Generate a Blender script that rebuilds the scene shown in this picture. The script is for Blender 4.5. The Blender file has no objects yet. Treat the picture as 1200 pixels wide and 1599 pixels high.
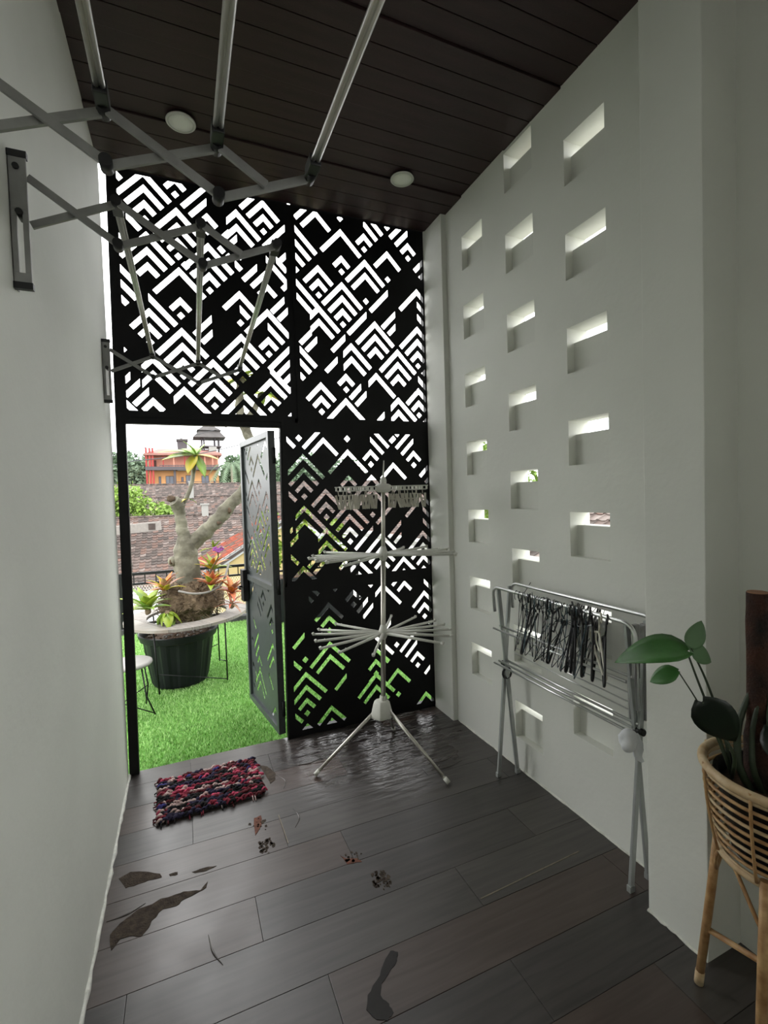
import bpy, bmesh, math, random
from mathutils import Vector, Matrix, geometry
random.seed(7)
SC = bpy.context.scene
COL = SC.collection
PI = math.pi
R_ = math.radians

# ------------------------------------------------------------------ camera, sky, exposure
def make_camera():
    yaw, pitch, roll = 0.40104, 0.034292, -0.030964
    cy, sy, cp, sp, cr, sr = (math.cos(yaw), math.sin(yaw), math.cos(pitch), math.sin(pitch), math.cos(roll), math.sin(roll))
    right = Vector((cy, -sy, 0))
    fwd0 = Vector((sy, cy, 0))
    fwd = fwd0 * cp + Vector((0, 0, -sp))
    up = fwd0 * sp + Vector((0, 0, cp))
    r2 = right * cr + up * sr
    u2 = up * cr - right * sr
    cam = bpy.data.cameras.new('camera')
    cam.sensor_fit = 'HORIZONTAL'
    cam.sensor_width = 36
    cam.lens = 740.26 / 1200 * 36
    cam.clip_start = 0.02
    cam.clip_end = 400
    o = bpy.data.objects.new('camera', cam)
    COL.objects.link(o)
    m = Matrix((r2, u2, -fwd)).transposed().to_4x4()
    m.translation = Vector((0, 0, 1.57))
    o.matrix_world = m
    SC.camera = o
make_camera()

w = bpy.data.worlds.new('overcast sky')
SC.world = w
w.use_nodes = True
nt = w.node_tree
bg = nt.nodes['Background']
tc = nt.nodes.new('ShaderNodeTexCoord')
nz = nt.nodes.new('ShaderNodeTexNoise')
nz.inputs['Scale'].default_value = 2.2
nz.inputs['Detail'].default_value = 5
rp = nt.nodes.new('ShaderNodeValToRGB')
rp.color_ramp.elements[0].position = 0.3
rp.color_ramp.elements[0].color = (0.86, 0.88, 0.90, 1)
rp.color_ramp.elements[1].position = 0.7
rp.color_ramp.elements[1].color = (1, 0.99, 0.97, 1)
nt.links.new(tc.outputs['Generated'], nz.inputs['Vector'])
nt.links.new(nz.outputs['Fac'], rp.inputs['Fac'])
nt.links.new(rp.outputs['Color'], bg.inputs['Color'])
bg.inputs['Strength'].default_value = SKY_STRENGTH = 5.5

SC.view_settings.view_transform = 'Standard'
SC.view_settings.look = 'None'
SC.view_settings.gamma = 1
SC.view_settings.use_curve_mapping = False
SC.view_settings.exposure = 0.0

# ------------------------------------------------------------------ materials
def lin(r, g, b):
    f = lambda c: ((c / 255 + 0.055) / 1.055) ** 2.4 if c > 10 else c / 255 / 12.92
    return (f(r), f(g), f(b), 1)
def mat(name, col, rough=0.6, metal=0.0, var=0.0, scale=8.0, bump=0.0, bscale=60.0, col2=None, spec=0.5, coords='Object', stretch=None, sss=False):
    m = bpy.data.materials.new(name)
    m.use_nodes = True
    t = m.node_tree
    b = t.nodes['Principled BSDF']
    c4 = tuple(col) if len(col) == 4 else (*col, 1)
    b.inputs['Base Color'].default_value = c4
    b.inputs['Roughness'].default_value = rough
    b.inputs['Metallic'].default_value = metal
    b.inputs['Specular IOR Level'].default_value = spec
    tcn = t.nodes.new('ShaderNodeTexCoord')
    src = tcn.outputs[coords]
    if stretch:
        mp = t.nodes.new('ShaderNodeMapping')
        mp.inputs['Scale'].default_value = stretch
        t.links.new(src, mp.inputs['Vector'])
        src = mp.outputs['Vector']
    if var > 0 or col2:
        n = t.nodes.new('ShaderNodeTexNoise')
        n.inputs['Scale'].default_value = scale
        n.inputs['Detail'].default_value = 6
        t.links.new(src, n.inputs['Vector'])
        r = t.nodes.new('ShaderNodeValToRGB')
        r.color_ramp.elements[0].position = 0.32
        r.color_ramp.elements[1].position = 0.68
        if col2:
            d = tuple(col2) if len(col2) == 4 else (*col2, 1)
        else:
            d = tuple(min(1, x * (1 + var)) for x in c4[:3]) + (1,)
            c4 = tuple(x * (1 - var) for x in c4[:3]) + (1,)
        r.color_ramp.elements[0].color = c4
        r.color_ramp.elements[1].color = d
        t.links.new(n.outputs['Fac'], r.inputs['Fac'])
        t.links.new(r.outputs['Color'], b.inputs['Base Color'])
    if bump > 0:
        n2 = t.nodes.new('ShaderNodeTexNoise')
        n2.inputs['Scale'].default_value = bscale
        n2.inputs['Detail'].default_value = 4
        t.links.new(src, n2.inputs['Vector'])
        bp = t.nodes.new('ShaderNodeBump')
        bp.inputs['Strength'].default_value = bump
        bp.inputs['Distance'].default_value = 0.01
        t.links.new(n2.outputs['Fac'], bp.inputs['Height'])
        t.links.new(bp.outputs['Normal'], b.inputs['Normal'])
    if sss:
        b.inputs['Transmission Weight'].default_value = 0
    return m

M = {}
M['wall'] = mat('white wall paint', (0.735, 0.745, 0.69), 0.75, var=0.05, scale=1.3, bump=0.12, bscale=30)
M['wall_out'] = mat('outer white render', (0.8, 0.8, 0.76), 0.8, var=0.06, scale=3)
M['caulk'] = mat('white caulk', (0.72, 0.72, 0.66), 0.7, var=0.15, scale=40, bump=0.4, bscale=80)
M['ceil'] = mat('dark ceiling board', lin(50, 31, 34), 0.45, var=0.25, scale=5, bump=0.25, bscale=120, stretch=(0.4, 6, 6))
M['ceil_slab'] = mat('black ceiling void', (0.012, 0.01, 0.01), 0.8)
M['floor_slab'] = mat('floor slab', (0.02, 0.017, 0.015), 0.8)
M['black_metal'] = mat('black powder coated metal', (0.0045, 0.0045, 0.005), 0.5, 0.0, spec=0.25, var=0.2, scale=20)
M['gate_sheen_metal'] = mat('black metal with sky sheen in colour', (0.045, 0.052, 0.052), 0.36, 0.0, var=0.15, scale=20)  # black metal, base colour raised to imitate sky reflected at grazing angle
M['alu'] = mat('brushed aluminium', (0.62, 0.62, 0.58), 0.33, 0.9, var=0.08, scale=30, stretch=(1, 1, 20))
M['alu_dull'] = mat('dull grey aluminium', (0.30, 0.30, 0.29), 0.5, 0.55, var=0.1, scale=25)
M['steel'] = mat('stainless steel tube', (0.66, 0.67, 0.66), 0.28, 0.9, var=0.05, scale=20)
M['grey_leg'] = mat('grey painted tube', (0.40, 0.42, 0.41), 0.4, 0.5, var=0.06, scale=20)
M['black_plastic'] = mat('black plastic', (0.011, 0.011, 0.012), 0.4)
M['white_plastic'] = mat('off white plastic', (0.66, 0.66, 0.60), 0.45, var=0.05, scale=20)
M['peg'] = mat('beige plastic peg', (0.52, 0.49, 0.42), 0.5, var=0.12, scale=30)
M['pole'] = mat('satin steel pole', (0.62, 0.60, 0.54), 0.3, 0.8)
M['bag'] = mat('white plastic bag', (0.72, 0.74, 0.76), 0.45, var=0.06, scale=10)
M['wire'] = mat('dark wire', (0.02, 0.022, 0.025), 0.4, 0.3)
M['wire_blue'] = mat('blue grey wire', (0.05, 0.09, 0.11), 0.4, 0.3)
M['hanger_white'] = mat('cream plastic hanger', (0.62, 0.60, 0.50), 0.5)
M['lamp_disc'] = mat('lamp diffuser', (0.86, 0.86, 0.80), 0.5)
M['lamp_rim'] = mat('lamp rim', (0.62, 0.62, 0.58), 0.45)
M['rattan'] = mat('rattan cane', lin(196, 160, 112), 0.5, var=0.18, scale=25, col2=lin(150, 108, 66), bump=0.2, bscale=90)
M['rattan_pale'] = mat('pale rattan cane', lin(205, 185, 150), 0.5, var=0.1, scale=25, col2=lin(180, 150, 110), bump=0.2, bscale=90)
M['pot'] = mat('black plastic pot', (0.006, 0.007, 0.008), 0.45, spec=0.22, var=0.2, scale=6)
M['soil'] = mat('brown soil', (0.05, 0.028, 0.016), 0.95, var=0.4, scale=40, col2=(0.13, 0.075, 0.045), bump=0.9, bscale=90)
M['moss'] = mat('coir moss pole', (0.012, 0.009, 0.007), 0.95, scale=9, col2=(0.085, 0.028, 0.013), bump=1.0, bscale=160)
M['coir_end'] = mat('cut coir end', (0.30, 0.16, 0.09), 0.9, var=0.2, scale=40)
M['leaf_green'] = mat('glossy green leaf', (0.045, 0.145, 0.032), 0.38, var=0.25, scale=9, bump=0.1, bscale=40)
M['leaf_backlit'] = mat('backlit green leaf', (0.0048, 0.0120, 0.0048), 0.4, var=0.3, scale=10)  # green darkened to near black, backlit shade put into the colour
M['leaf_mid'] = mat('grey green leaf', (0.10, 0.19, 0.085), 0.45, var=0.2, scale=9)
M['stem'] = mat('green stem', (0.030, 0.045, 0.022), 0.5, var=0.25, scale=20)
M['grass_base'] = mat('turf backing', (0.07, 0.19, 0.025), 0.95, var=0.25, scale=60)
M['grass_a'] = mat('turf blade green', (0.22, 0.42, 0.10), 0.6)
M['grass_b'] = mat('turf blade light', (0.33, 0.54, 0.18), 0.6)
M['grass_c'] = mat('turf blade dark', (0.14, 0.27, 0.065), 0.65)
M['bark'] = mat('grey green bark', (0.060, 0.054, 0.036), 0.9, scale=9, col2=(0.20, 0.19, 0.14), bump=0.8, bscale=38)
M['bark_scar'] = mat('dark bark scar', (0.075, 0.05, 0.03), 0.95, var=0.3, scale=20, bump=0.6, bscale=40)
M['fibre'] = mat('brown root fibre', (0.0600, 0.0390, 0.0210), 0.95, scale=18, col2=(0.1920, 0.1380, 0.0840), bump=0.9, bscale=70)
M['table_wood'] = mat('weathered grey wood', (0.1428, 0.1260, 0.1092), 0.7, scale=5, col2=(0.2184, 0.2016, 0.1806), bump=0.25, bscale=40, stretch=(14, 2, 2))
M['table_pale'] = mat('pale worn wood', (0.2352, 0.2226, 0.1974), 0.65, scale=7, col2=(0.1848, 0.1554, 0.1260), bump=0.2, bscale=40)
M['stool_top'] = mat('pale grey seat', (0.2184, 0.2100, 0.1974), 0.6, var=0.1, scale=8)
M['y_leaf'] = mat('yellow green leaf', (0.2310, 0.2860, 0.0220), 0.45, scale=14, col2=(0.1540, 0.2420, 0.0165))
M['yy_leaf'] = mat('yellow leaf', (0.3960, 0.2860, 0.0165), 0.45, scale=14, col2=(0.3025, 0.2750, 0.0220))
M['g_leaf'] = mat('fresh green leaf', (0.1210, 0.2310, 0.0275), 0.45, scale=14, col2=(0.1815, 0.2860, 0.0385))
M['o_leaf'] = mat('orange bromeliad leaf', (0.4320, 0.1800, 0.0180), 0.45, scale=16, col2=(0.3960, 0.0600, 0.0210))
M['r_leaf'] = mat('red bromeliad leaf', (0.3720, 0.0660, 0.0300), 0.45, scale=16, col2=(0.4200, 0.1620, 0.0720))
M['p_leaf'] = mat('pinkish bromeliad leaf', (0.3000, 0.1380, 0.0960), 0.5, scale=16, col2=(0.3300, 0.2400, 0.1200))
M['orchid'] = mat('purple orchid petal', (0.2700, 0.0600, 0.3000), 0.5)
M['tile'] = mat('weathered clay tile', (0.052, 0.036, 0.030), 0.85, scale=3.2, col2=(0.115, 0.084, 0.072), bump=0.3, bscale=30)
M['tile_b'] = mat('reddish clay tile', (0.120, 0.066, 0.048), 0.85, scale=4, col2=(0.085, 0.053, 0.043), bump=0.3, bscale=30)
M['tile_c'] = mat('dark mossy clay tile', (0.032, 0.024, 0.020), 0.9, scale=4, col2=(0.066, 0.051, 0.044), bump=0.3, bscale=30)
M['tile_d'] = mat('pale clay tile', (0.17, 0.14, 0.125), 0.85, scale=5, col2=(0.10, 0.075, 0.065))
M['tile_red'] = mat('orange red clay tile', (0.2575, 0.0535, 0.0241), 0.8, scale=5, col2=(0.1525, 0.0306, 0.0159))
M['ridge'] = mat('grey mortar ridge', (0.2010, 0.1881, 0.1710), 0.9, var=0.12, scale=8, bump=0.3, bscale=20)
M['white_sheet'] = mat('white roof sheet', (0.72, 0.74, 0.75), 0.6, var=0.08, scale=3)
M['cream'] = mat('cream wall paint', (0.3042, 0.2415, 0.1049), 0.85, var=0.05, scale=3)
M['fascia'] = mat('pale grey fascia', (0.3154, 0.3362, 0.3362), 0.7, var=0.05, scale=4)
M['ground'] = mat('distant ground', (0.16, 0.16, 0.12), 0.95, var=0.3, scale=0.3)
M['curb'] = mat('dark stone curb', (0.035, 0.035, 0.035), 0.8, var=0.3, scale=12)
M['mesh'] = mat('white coated wire', (0.70, 0.70, 0.66), 0.5)
M['salmon'] = mat('salmon wall', (0.48, 0.22, 0.155), 0.85, var=0.06, scale=1)
M['orange_wall'] = mat('orange wall', (0.50, 0.26, 0.11), 0.85, var=0.06, scale=1)
M['red_col'] = mat('red column paint', (0.2564, 0.0243, 0.0202), 0.7)
M['grey_band'] = mat('grey concrete band', (0.0681, 0.0605, 0.0655), 0.85, var=0.08, scale=1)
M['dark_glass'] = mat('dark window glass', lin(78, 84, 96), 0.25)
M['frame_brown'] = mat('brown frame', (0.0655, 0.0257, 0.0166), 0.7)
M['roof_far'] = mat('far pinkish roof', (0.25, 0.12, 0.10), 0.85, var=0.1, scale=1)
M['pav_roof'] = mat('grey shingle roof', (0.0681, 0.0630, 0.0605), 0.9, var=0.12, scale=2)
M['far_pale'] = mat('pale far wall', (0.2426, 0.2426, 0.2266), 0.85)
M['foliage_far'] = mat('hazy green foliage', (0.105, 0.165, 0.095), 0.8, var=0.25, scale=1.2)
M['foliage_far2'] = mat('hazy grey green foliage', (0.135, 0.19, 0.125), 0.8, var=0.2, scale=1.2)
M['foliage_palm'] = mat('hazy palm leaf', (0.12, 0.175, 0.105), 0.8, var=0.2, scale=1.2)
M['foliage_bush'] = mat('light green foliage', (0.1525, 0.2514, 0.0381), 0.7, var=0.3, scale=3)
M['foliage_croton'] = mat('yellow green croton leaf', (0.2171, 0.2760, 0.0106), 0.55, scale=6, col2=(0.0585, 0.1525, 0.0226))
M['trunk_far'] = mat('far trunk', lin(120, 110, 96), 0.9)
M['cable'] = mat('black cable', lin(70, 72, 74), 0.8)
M['patch'] = mat('bare brown subfloor', (0.030, 0.020, 0.013), 0.95, scale=40, col2=(0.075, 0.054, 0.038), bump=0.5, bscale=150)
M['patch_red'] = mat('bare reddish subfloor', (0.13, 0.045, 0.025), 0.85, var=0.3, scale=40)
M['stain'] = mat('dark wet stain', (0.010, 0.008, 0.007), 0.7, var=0.2, scale=30)
M['film'] = mat('peeling film', (0.085, 0.075, 0.068), 0.12, var=0.2, scale=30)
M['slit'] = mat('bare pale plank edge', (0.20, 0.17, 0.13), 0.8, var=0.2, scale=40)
for i, c in enumerate([(0.006, 0.006, 0.008), (0.26, 0.03, 0.055), (0.03, 0.025, 0.06), (0.58, 0.42, 0.40), (0.11, 0.018, 0.025), (0.05, 0.05, 0.22), (0.55, 0.07, 0.14), (0.02, 0.017, 0.017)]):
    M['rag%d' % i] = mat('rag strip %d' % i, c, 0.95, var=0.3, scale=40)

def floor_material(name, base, hi):
    """dark laminate plank: streaky grain along the plank, satin film with ripples where the film has lifted"""
    m = bpy.data.materials.new(name)
    m.use_nodes = True
    t = m.node_tree
    b = t.nodes['Principled BSDF']
    b.inputs['Specular IOR Level'].default_value = 0.68
    geo = t.nodes.new('ShaderNodeNewGeometry')
    mp = t.nodes.new('ShaderNodeMapping')
    mp.inputs['Scale'].default_value = (1.6, 26, 1)
    t.links.new(geo.outputs['Position'], mp.inputs['Vector'])
    n = t.nodes.new('ShaderNodeTexNoise')
    n.inputs['Scale'].default_value = 1.6
    n.inputs['Detail'].default_value = 8
    n.inputs['Distortion'].default_value = 0.6
    t.links.new(mp.outputs['Vector'], n.inputs['Vector'])
    r = t.nodes.new('ShaderNodeValToRGB')
    r.color_ramp.elements[0].position = 0.3
    r.color_ramp.elements[0].color = base
    r.color_ramp.elements[1].position = 0.72
    r.color_ramp.elements[1].color = hi
    t.links.new(n.outputs['Fac'], r.inputs['Fac'])
    t.links.new(r.outputs['Color'], b.inputs['Base Color'])
    n3 = t.nodes.new('ShaderNodeTexNoise')
    n3.inputs['Scale'].default_value = 4.5
    n3.inputs['Detail'].default_value = 2
    t.links.new(geo.outputs['Position'], n3.inputs['Vector'])
    mr = t.nodes.new('ShaderNodeMapRange')
    mr.inputs['From Min'].default_value = 0.3
    mr.inputs['From Max'].default_value = 0.7
    mr.inputs['To Min'].default_value = 0.30
    mr.inputs['To Max'].default_value = 0.42
    t.links.new(n3.outputs['Fac'], mr.inputs['Value'])
    # lifted film ripples near the drying stand
    sep = t.nodes.new('ShaderNodeVectorMath')
    sep.operation = 'DISTANCE'
    sep.inputs[1].default_value = (1.05, 2.85, 0)
    t.links.new(geo.outputs['Position'], sep.inputs[0])
    msk = t.nodes.new('ShaderNodeMapRange')
    msk.inputs['From Min'].default_value = 0.25
    msk.inputs['From Max'].default_value = 0.75
    msk.inputs['To Min'].default_value = 1
    msk.inputs['To Max'].default_value = 0.0
    t.links.new(sep.outputs['Value'], msk.inputs['Value'])
    rm = t.nodes.new('ShaderNodeMix')
    rm.inputs['B'].default_value = 0.16
    t.links.new(msk.outputs['Result'], rm.inputs['Factor'])
    t.links.new(mr.outputs['Result'], rm.inputs['A'])
    t.links.new(rm.outputs['Result'], b.inputs['Roughness'])
    mp2 = t.nodes.new('ShaderNodeMapping')
    mp2.inputs['Scale'].default_value = (4, 15, 1)
    t.links.new(geo.outputs['Position'], mp2.inputs['Vector'])
    n4 = t.nodes.new('ShaderNodeTexNoise')
    n4.inputs['Scale'].default_value = 1.3
    n4.inputs['Detail'].default_value = 3
    t.links.new(mp2.outputs['Vector'], n4.inputs['Vector'])
    mul = t.nodes.new('ShaderNodeMath')
    mul.operation = 'MULTIPLY'
    t.links.new(n4.outputs['Fac'], mul.inputs[0])
    t.links.new(msk.outputs['Result'], mul.inputs[1])
    bp = t.nodes.new('ShaderNodeBump')
    bp.inputs['Strength'].default_value = 0.9
    bp.inputs['Distance'].default_value = 0.03
    t.links.new(mul.outputs['Value'], bp.inputs['Height'])
    t.links.new(bp.outputs['Normal'], b.inputs['Normal'])
    return m
M['plank0'] = floor_material('dark laminate plank', (0.022, 0.018, 0.017, 1), (0.048, 0.040, 0.037, 1))
M['plank1'] = floor_material('greyer laminate plank', (0.034, 0.029, 0.027, 1), (0.064, 0.055, 0.050, 1))
M['plank2'] = floor_material('browner laminate plank', (0.040, 0.026, 0.021, 1), (0.072, 0.050, 0.042, 1))

# ------------------------------------------------------------------ mesh helpers
def link(name, me, parent=None):
    o = bpy.data.objects.new(name, me)
    COL.objects.link(o)
    if parent is not None:
        o.parent = parent
    return o
class MB:
    """collects shapes in a bmesh and links them as one mesh object"""
    def __init__(self):
        self.bm = bmesh.new()
        self.mi = 0
    def _faces(self, vs, faces, smooth=False):
        bv = [self.bm.verts.new(v) for v in vs]
        for f in faces:
            try:
                fc = self.bm.faces.new([bv[i] for i in f])
                fc.smooth = smooth
                fc.material_index = self.mi
            except ValueError:
                pass
        return self
    def box(self, x0, x1, y0, y1, z0, z1, mtx=None):
        vs = [Vector((x, y, z)) for z in (z0, z1) for y in (y0, y1) for x in (x0, x1)]
        if mtx:
            vs = [mtx @ v for v in vs]
        return self._faces(vs, [(0, 2, 3, 1), (4, 5, 7, 6), (0, 1, 5, 4), (2, 6, 7, 3), (0, 4, 6, 2), (1, 3, 7, 5)])
    def bar(self, a, b, wx, wy, up=(0, 0, 1)):
        """rectangular bar from a to b, wx across, wy along 'up'"""
        a, b = Vector(a), Vector(b)
        d = (b - a).normalized()
        u = Vector(up)
        s = d.cross(u)
        if s.length < 1e-5:
            s = d.cross(Vector((1, 0, 0)))
        s.normalize()
        u = s.cross(d).normalized()
        vs = []
        for p in (a, b):
            for i, j in ((-1, -1), (1, -1), (1, 1), (-1, 1)):
                vs.append(p + s * (i * wx / 2) + u * (j * wy / 2))
        return self._faces(vs, [(0, 1, 2, 3), (7, 6, 5, 4), (0, 4, 5, 1), (1, 5, 6, 2), (2, 6, 7, 3), (3, 7, 4, 0)])
    def tube(self, pts, r, seg=8, closed=False, smooth=True):
        pts = [Vector(p) for p in pts]
        n = len(pts)
        rs = list(r) if hasattr(r, '__len__') else [r] * n
        rings = []
        u = None
        for i in range(n):
            if closed:
                d = pts[(i + 1) % n] - pts[i - 1]
            else:
                d = pts[min(i + 1, n - 1)] - pts[max(i - 1, 0)]
            d.normalize()
            if u is None:
                u = d.orthogonal().normalized()
            else:
                u = (u - d * u.dot(d))
                if u.length < 1e-6:
                    u = d.orthogonal()
                u.normalize()
            v = d.cross(u)
            rings.append([self.bm.verts.new(pts[i] + (u * math.cos(2 * PI * k / seg) + v * math.sin(2 * PI * k / seg)) * rs[i]) for k in range(seg)])
        m = n if closed else n - 1
        for i in range(m):
            a, b = rings[i], rings[(i + 1) % n]
            for k in range(seg):
                f = self.bm.faces.new((a[k], a[(k + 1) % seg], b[(k + 1) % seg], b[k]))
                f.smooth = smooth
                f.material_index = self.mi
        if not closed:
            for ring, rev in ((rings[0], True), (rings[-1], False)):
                f = self.bm.faces.new(ring[::-1] if rev else ring)
                f.material_index = self.mi
        return self
    def lathe(self, prof, c=(0, 0, 0), seg=32, smooth=True, mtx=None):
        c = Vector(c)
        rings = []
        for (r, z) in prof:
            ring = []
            for k in range(seg):
                p = Vector((r * math.cos(2 * PI * k / seg), r * math.sin(2 * PI * k / seg), z))
                if mtx:
                    p = mtx @ p
                ring.append(self.bm.verts.new(c + p))
            rings.append(ring)
        for i in range(len(rings) - 1):
            a, b = rings[i], rings[i + 1]
            for k in range(seg):
                f = self.bm.faces.new((a[k], a[(k + 1) % seg], b[(k + 1) % seg], b[k]))
                f.smooth = smooth
                f.material_index = self.mi
        f = self.bm.faces.new(rings[0][::-1]); f.material_index = self.mi
        f = self.bm.faces.new(rings[-1]); f.material_index = self.mi
        return self
    def prism(self, poly, z0, z1):
        n = len(poly)
        vs = [Vector((x, y, z0)) for x, y in poly] + [Vector((x, y, z1)) for x, y in poly]
        fs = [tuple(range(n))[::-1], tuple(range(n, 2 * n))] + [(i, (i + 1) % n, n + (i + 1) % n, n + i) for i in range(n)]
        return self._faces(vs, fs)
    def blob(self, c, rx, ry, rz, sub=2, jit=0.0, seed=0):
        rnd = random.Random(seed)
        res = bmesh.ops.create_icosphere(self.bm, subdivisions=sub, radius=1)
        c = Vector(c)
        for v in res['verts']:
            k = 1 + rnd.uniform(-jit, jit)
            v.co = c + Vector((v.co.x * rx * k, v.co.y * ry * k, v.co.z * rz * k))
        for f in {f for v in res['verts'] for f in v.link_faces}:
            f.smooth = True
            f.material_index = self.mi
        return self
    def build(self, name, mats, parent=None, bevel=0.0):
        bmesh.ops.recalc_face_normals(self.bm, faces=self.bm.faces[:])
        if bevel > 0:
            es = [e for e in self.bm.edges if len(e.link_faces) == 2 and e.calc_face_angle(0) > 0.6]
            bmesh.ops.bevel(self.bm, geom=es, offset=bevel, segments=2, affect='EDGES', profile=0.7)
        me = bpy.data.meshes.new(name)
        self.bm.to_mesh(me)
        self.bm.free()
        for m in (mats if isinstance(mats, (list, tuple)) else [mats]):
            me.materials.append(m)
        return link(name, me, parent)
def thing(name, label, cat, loc=(0, 0, 0), rz=0.0, group=None):
    o = bpy.data.objects.new(name, None)
    o.empty_display_size = 0.05
    COL.objects.link(o)
    o.location = loc
    o.rotation_euler = (0, 0, rz)
    return tag(o, label, cat, group)
def tag(o, label, cat, group=None):
    o['label'] = label
    o['category'] = cat
    if group:
        o['group'] = group
    return o
def struct(o):
    o['kind'] = 'structure'
    return o
def stuff(o):
    o['kind'] = 'stuff'
    return o
def lab(o, text):
    o['label'] = text
    return o
def copy_tree(o, parent=None):
    c = o.copy()
    COL.objects.link(c)
    if parent is not None:
        c.parent = parent
    for ch in o.children:
        copy_tree(ch, c)
    return c
def arc(c, r, a0, a1, n, ax=(1, 0, 0), ay=(0, 0, 1)):
    c, ax, ay = Vector(c), Vector(ax), Vector(ay)
    return [c + ax * (r * math.cos(a0 + (a1 - a0) * i / n)) + ay * (r * math.sin(a0 + (a1 - a0) * i / n)) for i in range(n + 1)]
def round_path(pts, r, n=5, closed=False):
    """polyline with rounded corners"""
    pts = [Vector(p) for p in pts]
    out = []
    m = len(pts)
    for i in range(m):
        if not closed and i in (0, m - 1):
            out.append(pts[i])
            continue
        a, b, c = pts[i - 1], pts[i], pts[(i + 1) % m]
        d1, d2 = (a - b), (c - b)
        k = min(r, d1.length / 2.1, d2.length / 2.1)
        p0, p1 = b + d1.normalized() * k, b + d2.normalized() * k
        for j in range(n + 1):
            t = j / n
            out.append((1 - t) ** 2 * p0 + 2 * t * (1 - t) * b + t * t * p1)
    return out

# ------------------------------------------------------------------ the room
XL, XR, YS, H = -0.352, 1.70, 3.055, 3.444
fl = MB().box(XL - 0.1, 1.95, -2.2, 3.10, -0.16, -0.011).build('floor', M['floor_slab'])
struct(fl)
PW = 0.2085
ROW0 = 1.482 - 12 * PW
plank_meshes = {}
def plank_mesh(L, k):
    key = (round(L, 3), k)
    if key not in plank_meshes:
        o = MB().box(0, L - 0.0016, 0, PW - 0.0018, -0.011, 0).build('plank', M['plank%d' % k], None, bevel=0.0012)
        plank_meshes[key] = o.data
        bpy.data.objects.remove(o)
    return plank_meshes[key]
rnd = random.Random(11)
row_joint = {12: 0.99, 13: 0.20, 14: 0.62, 15: 0.375, 16: -0.02, 17: 0.80, 18: 0.42, 19: 1.2, 11: 0.377, 10: 0.95, 9: 0.15}
k = 0
y = ROW0
while y < 3.07:
    j = row_joint.get(k, rnd.uniform(-0.3, 0.9))
    xs = [XL] + sorted(x for x in (j - 1.22, j, j + 1.22) if XL + 0.05 < x < XR - 0.05) + [1.93]
    wdt = min(PW, 3.095 - y)
    for a, b in zip(xs[:-1], xs[1:]):
        me = plank_mesh(b - a, rnd.choice((0, 0, 1, 1, 2)))
        o = link('plank', me, fl)
        o.location = (a, y, rnd.uniform(-0.0004, 0.0004))
        o.scale = (1, wdt / PW, 1)
    y += PW
    k += 1
# worn places in the laminate: thin irregular islands of bare subfloor
def flat_patch(name, poly, m, z=0.0012):
    o = MB().prism(poly[::-1], 0.0, z).build(name, m, fl)
    return o
PATCH = [
 ([(-0.31,1.953),(-0.282,1.991),(-0.25,2.01),(-0.222,2.032),(-0.177,2.032),(-0.147,2.047),(-0.105,2.043),(-0.063,2.046),(0.001,2.023),(0.03,2.057),(0.023,2.028),(-0.015,2.015),(-0.058,2.005),(-0.089,1.984),(-0.135,1.991),(-0.173,1.954),(-0.181,1.925),(-0.203,1.897),(-0.246,1.917),(-0.274,1.918),(-0.297,1.88)], 'patch'),
 ([(-0.313,2.235),(-0.272,2.254),(-0.221,2.233),(-0.153,2.188),(-0.146,2.164),(-0.196,2.171),(-0.238,2.167),(-0.28,2.166)], 'patch'),
 ([(-0.029,2.14),(0.017,2.142),(0.069,2.131),(0.027,2.12),(-0.018,2.129)], 'patch'),
 ([(-0.119,2.168),(-0.085,2.166),(-0.085,2.152),(-0.113,2.155)], 'patch'),
 ([(0.35,2.845),(0.391,2.808),(0.425,2.711),(0.414,2.655),(0.381,2.627),(0.37,2.723)], 'patch'),
 ([(0.259,2.374),(0.294,2.38),(0.286,2.305),(0.248,2.247)], 'patch_red'),
 ([(0.571,1.957),(0.589,1.93),(0.634,1.909),(0.645,1.883),(0.584,1.897)], 'patch_red'),
 ([(0.596,1.467),(0.617,1.452),(0.601,1.426),(0.554,1.395),(0.524,1.378),(0.508,1.347),(0.523,1.312),(0.525,1.284),(0.5,1.27),(0.47,1.288),(0.452,1.326),(0.471,1.364),(0.513,1.393),(0.556,1.436)], 'stain'),
]
for poly, mk in PATCH:
    # roughen the outline
    rough = []
    for i, (a, b) in enumerate(zip(poly, poly[1:] + poly[:1])):
        rough.append(a)
        for t in (0.33, 0.66):
            rough.append((a[0] + (b[0] - a[0]) * t + rnd.uniform(-0.003, 0.003), a[1] + (b[1] - a[1]) * t + rnd.uniform(-0.003, 0.003)))
    flat_patch('worn_patch', rough, M[mk])
def speckle(cx, cy, rx, ry, n, m):
    b = MB()
    for i in range(n):
        a, q = rnd.uniform(0, 2 * PI), math.sqrt(rnd.random())
        x, y_ = cx + rx * q * math.cos(a), cy + ry * q * math.sin(a)
        s = rnd.uniform(0.003, 0.009)
        b.prism([(x + s * rnd.uniform(0.6, 1.3) * math.cos(t), y_ + s * rnd.uniform(0.6, 1.6) * math.sin(t)) for t in (0, 1.05, 2.1, 3.14, 4.2, 5.2)], 0, 0.0012)
    return stuff(b.build('paint_speckles', m, fl))
speckle(0.285, 2.16, 0.035, 0.05, 34, M['patch'])
speckle(0.683, 1.76, 0.042, 0.05, 46, M['patch'])
speckle(0.27, 2.31, 0.04, 0.06, 14, M['patch'])
speckle(0.62, 1.93, 0.05, 0.03, 14, M['patch'])
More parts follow.
